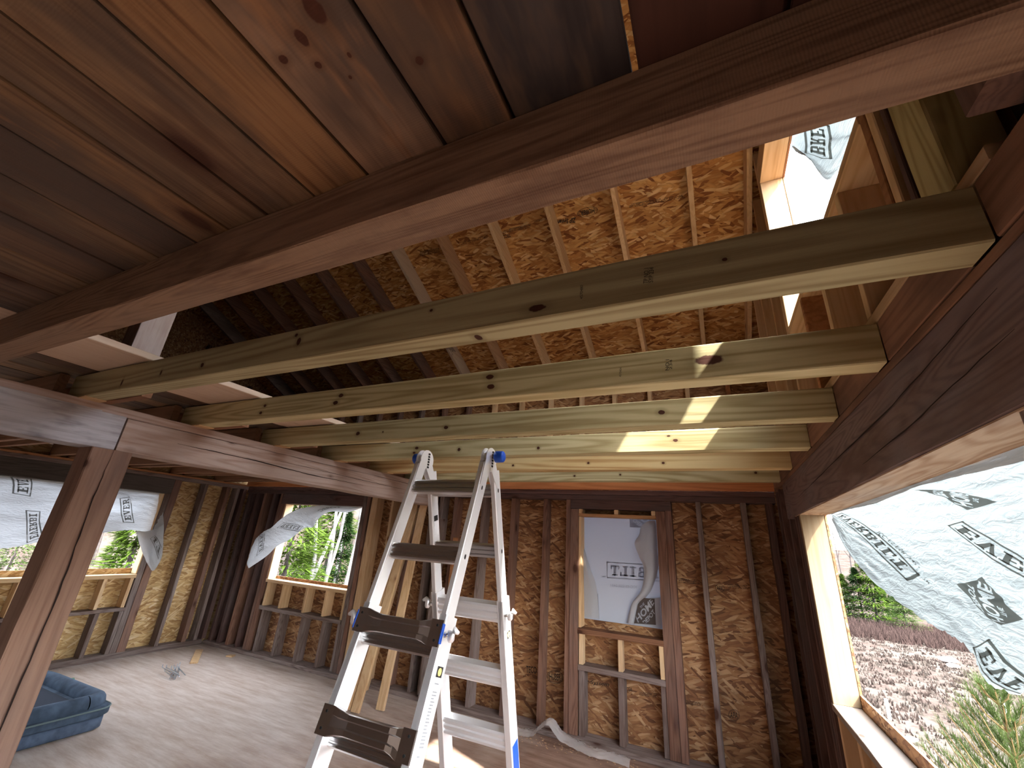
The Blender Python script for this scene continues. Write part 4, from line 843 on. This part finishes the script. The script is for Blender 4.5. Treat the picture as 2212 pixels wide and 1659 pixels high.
# lock handles and blue pads on the middle rungs
for P, N, x, z, s_ in ((PF, NF, XR + .004, -.322, 1), (PF, NF, XL - .033, -.322, -1), (PB, NB, XR + .004, -.320, 1), (PB, NB, XL - .033, -.320, -1)):
    c = P(x, z, .012)
    MB().tube([c, c + Vector((s_ * .02, 0, 0))], .009, 12).build('lock_pin', M['alu_dark'], LD, smooth=True)
    e = c + Vector((s_ * .028, 0, 0)); up = Vector((0, 0, 1))
    h_ = MB().tube([e - up * .020 - N * .0, e - up * .012, e + up * .012, e + up * .020 + Vector((s_ * .012, 0, 0)), e + up * .012 + Vector((s_ * .030, 0, 0))], [.008, .013, .014, .012, .006], 12); h_.build('lock_handle', M['alu'], LD, smooth=True)
for x in (XL - .034, XR + .002):
    MB().beam(PF(x, -.292, -.004), PF(x, -.352, -.004), .006, .014, (1, 0, 0), .001).build('blue_pad', M['blue'], LD)
# stickers on the right-hand faces
stk = plain('white_sticker', (.80, .82, .85), .5); yel = plain('yellow_disc', (.75, .60, .20), .5)
def sticker(P, N, D, z0, z1, d0, d1, lines=True):
    x = XR + .0046
    def q(z, d, dx=0.0): return P(x + dx, z, d)
    mb = MB().add([q(z0, d0), q(z0, d1), q(z1, d1), q(z1, d0)], [(0, 1, 2, 3)]); s_ = mb.build('safety_sticker', stk, LD)
    z = z0 - .012
    mb = MB().add([q(z0, d0, .0004), q(z0, d1, .0004), q(z0 - .03, d1, .0004), q(z0 - .03, d0, .0004)], [(0, 1, 2, 3)]); mb.build('sticker_mark', M['black'], s_)
    c = (q(z0 - .015, (d0 + d1) / 2, .0008)); mb = MB().add([c + D * (.012 * math.cos(a)) + N * (.012 * math.sin(a)) for a in [i * math.pi / 8 for i in range(16)]], [tuple(range(16))]); mb.build('sticker_disc', yel, s_)
    if lines:
        mb = MB(); z = z0 - .045
        while z > z1 + .01:
            w = random.uniform(.55, 1); mb.add([q(z, d0 + .004, .0004), q(z, d0 + .004 + (d1 - d0 - .008) * w, .0004), q(z - .004, d0 + .004 + (d1 - d0 - .008) * w, .0004), q(z - .004, d0 + .004, .0004)], [(0, 1, 2, 3)]); z -= .0085 if random.random() < .9 else .022
        mb.build('sticker_lines', plain('gray_ink', (.25, .26, .28), .6), s_)
sticker(PF, NF, DF, -.41, -.66, .020, .058); sticker(PF, NF, DF, -.735, -.84, .02, .062, False)
sticker(PB, NB, DB, -.40, -.83, .024, .056)
c0 = [PB(XR + .0046, z, d) for z, d in ((-.86, .01), (-.86, .066), (-1.2, .066), (-1.2, .01))]
MB().add(c0, [(0, 1, 2, 3)]).build('blue_sticker', M['blue'], LD)
c0 = [PB(XL + .0006, z, d) + Vector((.0, 0, 0)) for z, d in ((.06, .014), (.06, .05), (-.0, .05), (-.0, .014))]
MB().add(c0, [(0, 1, 2, 3)]).build('safety_sticker', stk, LD)
c0 = [PB(XL + .001, z, d) for z, d in ((.09, .014), (.09, .046), (.065, .046), (.065, .014))]
MB().add(c0, [(0, 1, 2, 3)]).build('sticker_mark', M['black'], LD)

# ---------------------------------------------------------------- loose things in the room
def lean(p0, p1, w, h, side, label, mt='new_z'):
    m_ = MB().beam(p0, p1, w, h, side, .002, .002); o = m_.build('leaning_board', M[mt], None, label, 'board'); return o
lean((-3.36, 3.90, -1.665), (-3.395, 4.43, .36), .088, .038, (1, .15, 0), 'widest of the pale boards leaning on the far wall, its foot nearest the camera')
lean((-3.44, 3.93, -1.665), (-3.47, 4.46, .34), .038, .088, (1, .15, 0), 'pale brown board leaning on edge, left of the widest leaning board')
lean((-3.205, 4.085, -1.665), (-3.27, 4.44, .36), .088, .038, (1, .12, 0), 'right-hand pale board of those leaning on the far wall')
lean((-3.72, 4.42, -1.665), (-3.42, 4.50, .33), .038, .088, (1, .1, 0), 'short-footed pale board leaning close to the far wall behind the others')
# folded blue pet bed
bedm = plain('blue_gray_plush', (.07, .105, .155), .95, noise=.35, nscale=9); bedm2 = plain('blue_gray_base', (.085, .12, .18), .9, noise=.2)
BD = empty('pet_bed', (-5.3, 2.15, -1.67), 'slate-blue plush pet bed with raised edges on the floor behind the post', 'pet bed')
bx0, bx1, by0, by1 = -5.95, -4.78, 1.60, 2.50
def rrect(x0, x1, y0, y1, r, n=6):
    out = []
    for cx_, cy_, a0 in ((x1 - r, y1 - r, 0), (x0 + r, y1 - r, 90), (x0 + r, y0 + r, 180), (x1 - r, y0 + r, 270)):
        for i in range(n + 1):
            a = math.radians(a0 + 90 * i / n); out.append((cx_ + r * math.cos(a), cy_ + r * math.sin(a)))
    return out
def slab(x0, x1, y0, y1, z0, z1, r, e):
    mb = MB(); vs = []; rings = [(z0, e), (z0 + e * .6, 0), (z1 - e * .6, 0), (z1, e), (z1, e * 3)]
    for z, ins in rings: vs += [(x, y, z + .006 * mnoise.noise(Vector((x * 4, y * 4, z * 9)))) for x, y in rrect(x0 + ins, x1 - ins, y0 + ins, y1 - ins, max(.02, r - ins))]
    n = len(vs) // len(rings); fs = [tuple(range(n - 1, -1, -1)), tuple((len(rings) - 1) * n + i for i in range(n))]
    for s_ in range(len(rings) - 1):
        for i in range(n): fs.append((s_ * n + i, s_ * n + (i + 1) % n, (s_ + 1) * n + (i + 1) % n, (s_ + 1) * n + i))
    return mb.add(vs, fs)
slab(bx0, bx1, by0, by1, -1.668, -1.575, .10, .02).build('base', bedm2, BD, smooth=True)
slab(bx0 - .01, bx1 + .02, by0 - .01, by1 + .02, -1.577, -1.50, .11, .025).build('lower_cushion', bedm, BD, smooth=True)
path = rrect(bx0 + .08, bx1 - .06, by0 + .08, by1 - .06, .11, 6); path = path + path[:1]
pts = [(x, y, -1.485 + .012 * mnoise.noise(Vector((x * 5, y * 5, 0)))) for x, y in path]
MB().tube(pts, [.066 + .008 * mnoise.noise(Vector((x * 7, y * 7, 3))) for x, y in path], 14, caps=False).build('bolster', bedm, BD, smooth=True)
MB().tube([(x, y, -1.515) for x, y in (lambda p: p + p[:1])(rrect(bx0 - .01, bx1 + .02, by0 - .01, by1 + .02, .11, 6))], .006, 6, caps=False).build('piping', plain('gray_piping', (.16, .22, .22), .9), BD, smooth=True)
slab(bx0 + .2, bx1 - .17, by0 + .2, by1 - .17, -1.50, -1.49, .06, .01).build('inner_pad', plain('dark_navy_pad', (.02, .03, .05), .95), BD, smooth=True)
# metal rods / straps pile
galv = plain('galvanised_steel', (.55, .60, .65), .35, .9)
rr = random.Random(3)
for i in range(11):
    a = -.45 + rr.uniform(-.35, .35); L = rr.uniform(.28, .42); cx_ = -5.76 + rr.uniform(-.09, .09); cy_ = 3.52 + rr.uniform(-.07, .07); z = -1.660 + i * .0045
    u = Vector((math.cos(a), math.sin(a), 0)) * (L / 2); c = Vector((cx_, cy_, z))
    MB().tube([c - u + Vector((0, 0, .028)), c - u, c + u], .0045, 6).build('steel_hook', galv, None, 'thin bent steel rod in the small heap on the floor near the left wall', 'steel rod', 'steel rods heaped on the floor')
MB().beam((-6.56, 4.27, -1.66), (-6.03, 3.90, -1.66), .085, .016, None, .002).build('wood_scrap', M['new_x'], None, 'flat tan wood scrap lying between the steel rods and the far left corner', 'wood scrap')
MB().beam((-6.33, 2.87, -1.662), (-6.52, 2.30, -1.662), .08, .012, None, .002).build('wood_scrap', plain('green_strip', (.10, .26, .17), .7), None, 'thin green strip on the floor behind the pet bed', 'wood scrap')
MB().prism([(-6.03, 4.30), (-5.95, 4.33), (-5.98, 4.40), (-6.04, 4.37)], 2, -1.668, -1.65).build('wood_chip', M['new_x'], None, 'small wood offcut lying near the far wall plate at the left', 'wood scrap')
# crumpled clear plastic at the foot of the far wall
film = bpy.data.materials.new('crumpled_plastic_film'); film.use_nodes = True; fb_ = film.node_tree.nodes['Principled BSDF']
fb_.inputs['Base Color'].default_value = (.72, .68, .66, 1); fb_.inputs['Roughness'].default_value = .25; fb_.inputs['Alpha'].default_value = .42
row = lambda y, z, a: [Vector((x, y + a * .05 * mnoise.noise(Vector((x * 4, 1, y))), z + h)) for x, h in zip((-1.95, -1.78, -1.66, -1.58, -1.50, -1.40, -1.25, -1.10, -.95, -.80), (0, .01, .03, .10, .14, .05, .02, .012, .01, 0))]
SP = Surf([row(4.33, -1.664, 1), [p + Vector((0, 0, .02)) for p in row(4.38, -1.655, 1.5)], [p + Vector((0, 0, .015)) for p in row(4.43, -1.65, 1.2)], row(4.47, -1.655, 1)], .012, (26, 9), 71)
SP.mesh(90, 16, .1).build('plastic_film', film, None, 'strip of crumpled clear plastic film at the foot of the far wall below the window', 'plastic sheet', smooth=True)
mb = MB()
for i in range(420):
    x = random.uniform(-2.9, .3); y = 4.36 + random.gauss(0, .06) - (.05 if x > -1 else 0); y = min(y, 4.49); s_ = random.uniform(.004, .014); a = random.uniform(0, 6.28)
    mb.add([(x + s_ * math.cos(a + t), y + s_ * .5 * math.sin(a + t), -1.6685 + .003 * (k % 2)) for k, t in enumerate((0, 1.6, 3.1, 4.7))], [(0, 1, 2, 3)])
mb.build('sawdust', M['new_x'], None, 'pale sawdust and chips scattered along the foot of the far wall', 'sawdust', kind='stuff')
# ---------------------------------------------------------------- outdoors
_plain = plain
def plain(name, col, rough=.6, noise=0.0, nscale=20): return _plain(name, col, rough, 0.0, noise, 0.0, nscale)
GZ = -4.5
def field_mat():
    m, nt, b = newmat('dry_meadow'); g = G(nt); tc = g.n('ShaderNodeNewGeometry')
    mp = g.n('ShaderNodeMapping'); mp.inputs['Scale'].default_value = (1, 1, 1); g.l(tc.outputs['Position'], mp.inputs[0])
    a = g.n('ShaderNodeTexNoise', i_Scale=.5, i_Detail=8, i_Roughness=.75); g.l(mp.outputs[0], a.inputs['Vector'])
    c = g.ramp(a.outputs['Fac'], [(.30, (.024, .018, .016)), (.45, (.034, .026, .023)), (.55, (.046, .04, .036)), (.7, (.062, .055, .05))])
    b2 = g.n('ShaderNodeTexNoise', i_Scale=6, i_Detail=6, i_Roughness=.8); g.l(mp.outputs[0], b2.inputs['Vector'])
    c = g.mix(g.math('MULTIPLY', g.step(b2.outputs['Fac'], .42, .62), .5), c, (.09, .07, .06))
    g.l(c, b.inputs['Base Color']); b.inputs['Roughness'].default_value = 1; b.inputs['Specular IOR Level'].default_value = 0; return m
mb = MB(); N = 60
def gh(x, y):
    r = math.hypot(x, y); h = GZ
    az = math.atan2(y, x)
    rise = max(0, r - (54 if x > 0 else 33)) * (.12 if x > 0 else .55)
    return h + min(rise, 26) + .25 * mnoise.noise(Vector((x * .12, y * .12, 0))) * (r > 8)
vs = [( -110 + 190 * i / N, -60 + 170 * j / N) for j in range(N + 1) for i in range(N + 1)]
mb.add([(x, y, gh(x, y)) for x, y in vs], [(j * (N + 1) + i, j * (N + 1) + i + 1, (j + 1) * (N + 1) + i + 1, (j + 1) * (N + 1) + i) for j in range(N) for i in range(N)])
mb.build('ground', field_mat(), kind='structure', smooth=True)
bark = plain('pale_birch_bark', (.12, .118, .115), .8, noise=.25, nscale=5); bark2 = plain('gray_bark', (.06, .052, .05), .9, noise=.3, nscale=5)
def leafmat(name, c):
    m = cloth(name, c, .35); return m
green = [leafmat('spruce_green', (.016, .036, .010)), leafmat('yellow_green_fir', (.05, .085, .014)), leafmat('pine_green', (.045, .07, .022))]
def bare_tree(x, y, h, seed, mat, label, group, lean_=.0, dense=1.0):
    r = random.Random(seed); z0 = gh(x, y); mb = MB()
    def br(p, d, L, rad, lv):
        n = 4; pts = [p]; q = Vector(p); dd = Vector(d)
        for i in range(n):
            dd = (dd + Vector((r.uniform(-.12, .12), r.uniform(-.12, .12), r.uniform(-.03, .1)))).normalized(); q = q + dd * (L / n); pts.append(q.copy())
        mb.tube(pts, [max(.006, rad * (1 - .75 * i / n)) for i in range(n + 1)], 5 if lv < 2 else 3, caps=False)
        if lv < 3:
            k = int((9, 5, 4)[lv] * dense)
            for j in range(k):
                t = r.uniform(.35 if lv == 0 else .2, 1); i = min(int(t * n), n - 1); s_ = pts[i].lerp(pts[i + 1], t * n - i); a = r.uniform(0, 6.28)
                nd = (dd * .75 + Vector((math.cos(a), math.sin(a), r.uniform(.2, .8))) * .8).normalized(); br(s_, nd, L * r.uniform(.3, .5), rad * .38, lv + 1)
    br(Vector((x, y, z0)), Vector((lean_, 0, 1)).normalized(), h, h * .0045 + .02, 0)
    return mb.build('bare_tree', mat, None, label, 'tree', group, origin=(x, y, z0))
def evergreen(x, y, h, w, seed, mat, label, group=None, n=4000, z0=None, base=.08):
    r = random.Random(seed); z0 = gh(x, y) if z0 is None else z0
    t = empty('evergreen_tree', (x, y, z0), label, 'tree', group)
    MB().tube([(x, y, z0), (x, y, z0 + h * .95)], [h * .018, .02], 6).build('trunk', bark2, t)
    mb = MB()
    for i in range(n):
        f = base + (1 - base) * (r.random() ** .8); rad = w / 2 * (1 - f) ** .8 * (.85 + .3 * math.sin(f * 40)) * math.sqrt(r.uniform(.15, 1)); a = r.uniform(0, 6.28)
        c = Vector((x + rad * math.cos(a), y + rad * math.sin(a), z0 + h * f - rad * .25)); s_ = h * (.032 if math.hypot(x, y) > 35 else .017) * r.uniform(.6, 1.5)
        u = Vector((math.cos(a), math.sin(a), r.uniform(-.5, .25))).normalized() * s_ * 1.6; v = u.cross(Vector((0, 0, 1))).normalized() * s_ * .6 + Vector((0, 0, r.uniform(-.3, .3) * s_))
        mb.add([c - u * .4 - v * .4, c + u, c - u * .4 + v * .4], [(0, 1, 2)])
    mb.build('foliage', mat, t); return t
# seen through the flap window (window 2)
cnt = {0: 0, 1: 0}
for i, (px, d, h, mt) in enumerate(sorted(((640, 26, 17, 1), (662, 22, 15, 0), (679, 30, 19, 0), (695, 19, 14, 0), (708, 25, 17, 0), (722, 21, 15, 0), (738, 28, 18, 0), (751, 18, 13, 0), (764, 24, 16, 0), (776, 30, 18, 1), (790, 22, 15, 0), (655, 34, 20, 1), (700, 36, 20, 1), (730, 38, 20, 1), (758, 37, 20, 1)))):
    v = ray(px, 1180); v.z = 0; v.normalize(); p = v * d
    cnt[mt] += 1
    bare_tree(p.x, p.y, h, i, bark if mt == 0 else bark2, '%sbare %s tree from the left behind the hanging-flap window' % (ORD[cnt[mt] - 1] or 'first ', 'white-barked' if mt == 0 else 'gray'), 'bare %s trees behind the flap window' % ('white' if mt == 0 else 'gray'), (.03 if i % 3 == 0 else .10), 1.0)
for px, d, h, w, mt, lb in ((628, 14, 6.6, 5.2, 1, 'yellow-green evergreen filling the lower left of the flap window'), (716, 30, 14, 4.0, 1, 'tall yellow-green evergreen among the bare trees behind the flap window'), (742, 26, 5.6, 3.2, 0, 'small dark evergreen among the bare trees behind the flap window'), (668, 24, 5.4, 3.0, 1, 'low light green bush-like fir behind the flap window')):
    v = ray(px, 1180); v.z = 0; v.normalize(); p = v * d; evergreen(p.x, p.y, h, w, int(px), green[mt], lb, n=7000)
# seen through the wide left window (window 3)
for px, d, h, w, mt, lb in ((292, 15, 6.6, 2.6, 1, 'light green fir seen past the right side of the post in the left window'), (258, 17, 4.4, 2.4, 1, 'low yellow-green fir left of the light green fir in the left window'), (40, 20, 4.0, 5.0, 2, 'pale green bushes at the bottom of the left window')):
    v = ray(px, 1180); v.z = 0; v.normalize(); p = v * d; evergreen(p.x, p.y, h, w, int(px), green[mt], lb, n=4000)
for i, (px, d) in enumerate(((20, 34), (60, 38), (105, 33), (215, 36), (240, 33), (270, 38))):
    v = ray(px, 1180); v.z = 0; v.normalize(); p = v * d; bare_tree(p.x, p.y, 11, 60 + i, bark2, '%sgray bare tree from the left, on the hillside in the wide left window' % (ORD[i] or 'first '), 'gray bare trees beyond the left window')
# seen through the big right window (window 1)
for px, d, h, w, mt, lb in ((1898, 50, 5.6, 5.0, 1, 'bushy bright evergreen at the far edge of the meadow'), (1868, 50, 4.2, 4.5, 0, 'dark green shrubby fir left of the bright evergreen at the meadow edge'), (1958, 47, 3.4, 3.2, 2, 'small pale green fir right of the bright evergreen at the meadow edge'), (1925, 54, 6.6, 3.6, 0, 'dark tall fir behind the small pale fir at the meadow edge'), (1838, 50, 3.6, 2.6, 1, 'low bright bush next to the pale window jamb')):
    v = ray(px, 1345); v.z = 0; v.normalize(); p = v * d; evergreen(p.x, p.y, h, w, int(px), green[mt], lb, n=4000)
for i, (px, d, h) in enumerate(((1812, 40, 15), (1822, 58, 12), (1840, 62, 11), (1856, 60, 12), (1872, 64, 11), (1890, 66, 12), (1910, 62, 12), (1935, 66, 11), (1965, 62, 11), (2000, 60, 9))):
    v = ray(px, 1345); v.z = 0; v.normalize(); p = v * d; bare_tree(p.x, p.y, h, 90 + i, bark2, 'tall gray trunk close to the pale window jamb across the meadow' if i == 0 else '%sof the gray bare trees from the left beyond the meadow' % (ORD[i - 1] or 'first '), None if i == 0 else 'gray bare trees beyond the meadow')
# dry grass and brush
def blades(name, pts, mat, label, hh, seed, ww=.02):
    r = random.Random(seed); mb = MB()
    for (x, y) in pts:
        z = gh(x, y)
        for k in range(5):
            a = r.uniform(0, 6.28); h = hh * r.uniform(.5, 1.3); dx = r.uniform(-.5, .5) * h; dy = r.uniform(-.5, .5) * h; w = ww * (1 + math.hypot(x, y) * .03)
            ox = r.uniform(-.15, .15); oy = r.uniform(-.15, .15)
            mb.add([(x + ox - w, y + oy, z - .02), (x + ox + w, y + oy, z - .02), (x + ox + dx, y + oy + dy, z + h)], [(0, 1, 2)])
    return mb.build(name, mat, None, label, 'grass', kind='stuff')
r = random.Random(5); pts = []
while len(pts) < 5000:
    y = 6 + 40 * r.random() ** .8; x = r.uniform(.10, .75) * y; pts.append((x, y))
blades('dry_grass', pts[:3000], plain('straw', (.055, .046, .039), 1), 'dry straw-coloured grass covering the meadow outside the right window', .10, 1)
blades('dry_weeds', pts[3000:], plain('dark_weeds', (.036, .027, .023), 1), 'dark dead weeds scattered through the dry meadow grass', .12, 2)
pts = [(r.uniform(.14, .60) * y, y) for y in [r.uniform(38, 47) for _ in range(2600)]]
blades('brush', pts, plain('reddish_brush', (.04, .027, .024), 1), 'reddish brown dead brush along the far edge of the meadow', .5, 3, .012)
for px, py, s_, lb in ((2048, 1425, .30, 'white stone in the meadow left of the torn wrap corner'), (2060, 1438, .2, 'smaller white stone below the first one in the meadow'), (1968, 1597, .12, 'white stone close to the window sill edge in the meadow')):
    p = at(px, py, 2, GZ + .1); mb = MB(); bm = bmesh.new(); bmesh.ops.create_icosphere(bm, subdivisions=2, radius=s_)
    vs = [(p.x + v.co.x * 1.4, p.y + v.co.y, p.z + v.co.z * .5 + .06 * mnoise.noise(v.co * 5)) for v in bm.verts]; fs = [tuple(v.index for v in f.verts) for f in bm.faces]; bm.free()
    mb.add(vs, fs).build('stone', plain('pale_stone', (.75, .73, .70), .9), None, lb, 'stone', smooth=True)
for px, py, lb in ((1923, 1555, 'short white stake in the meadow, just past the window sill'), (2178, 1560, 'short white stake beside the young pine top')):
    p = at(px, py, 2, GZ); MB().tb(p.x - .04, p.x + .04, p.y - .04, p.y + .04, GZ - .05, GZ + .55).build('stake', plain('white_stake', (.85, .85, .85), .6), None, lb, 'stake')
# young pine close to the window
v = ray(2165, 1545); pc = v * (5.2 / v.length)
PT_ = empty('pine_tree', (pc.x, pc.y, GZ), 'young long-needled pine top rising outside the lower right of the big window', 'tree')
MB().tube([(pc.x, pc.y, GZ - .1), (pc.x + .03, pc.y, -2.5), (pc.x, pc.y, pc.z + .12)], [.06, .04, .008], 8).build('trunk', plain('pine_bark', (.10, .085, .06), .9), PT_)
r = random.Random(12); mb = MB(); mbb = MB()
for wv in range(11):
    zc = pc.z + .06 - wv * .16; nb = 7 + wv // 2
    for k in range(nb):
        a = k * 6.283 / nb + wv * .7 + r.uniform(-.2, .2); L = .16 + wv * .10; up = .95 - wv * .06
        p0 = Vector((pc.x, pc.y, zc)); d = Vector((math.cos(a), math.sin(a), up)).normalized(); pts = [p0, p0 + d * L * .5, p0 + (d + Vector((0, 0, .35))).normalized() * L]
        mbb.tube(pts, [.007, .005, .003], 5)
        for j in range(int(40 + L * 260)):
            t = r.uniform(.15, 1); s_ = p0.lerp(pts[2], t); nd = (d * .9 + Vector((r.uniform(-1, 1), r.uniform(-1, 1), r.uniform(-.3, 1)))).normalized(); ln = r.uniform(.07, .13); sd = nd.cross(Vector((0, 0, 1))).normalized() * .0022
            mb.add([s_ - sd, s_ + sd, s_ + nd * ln], [(0, 1, 2)])
mb.build('needles', green[2], PT_); mbb.build('branches', plain('pine_twig', (.22, .17, .09), .9), PT_)
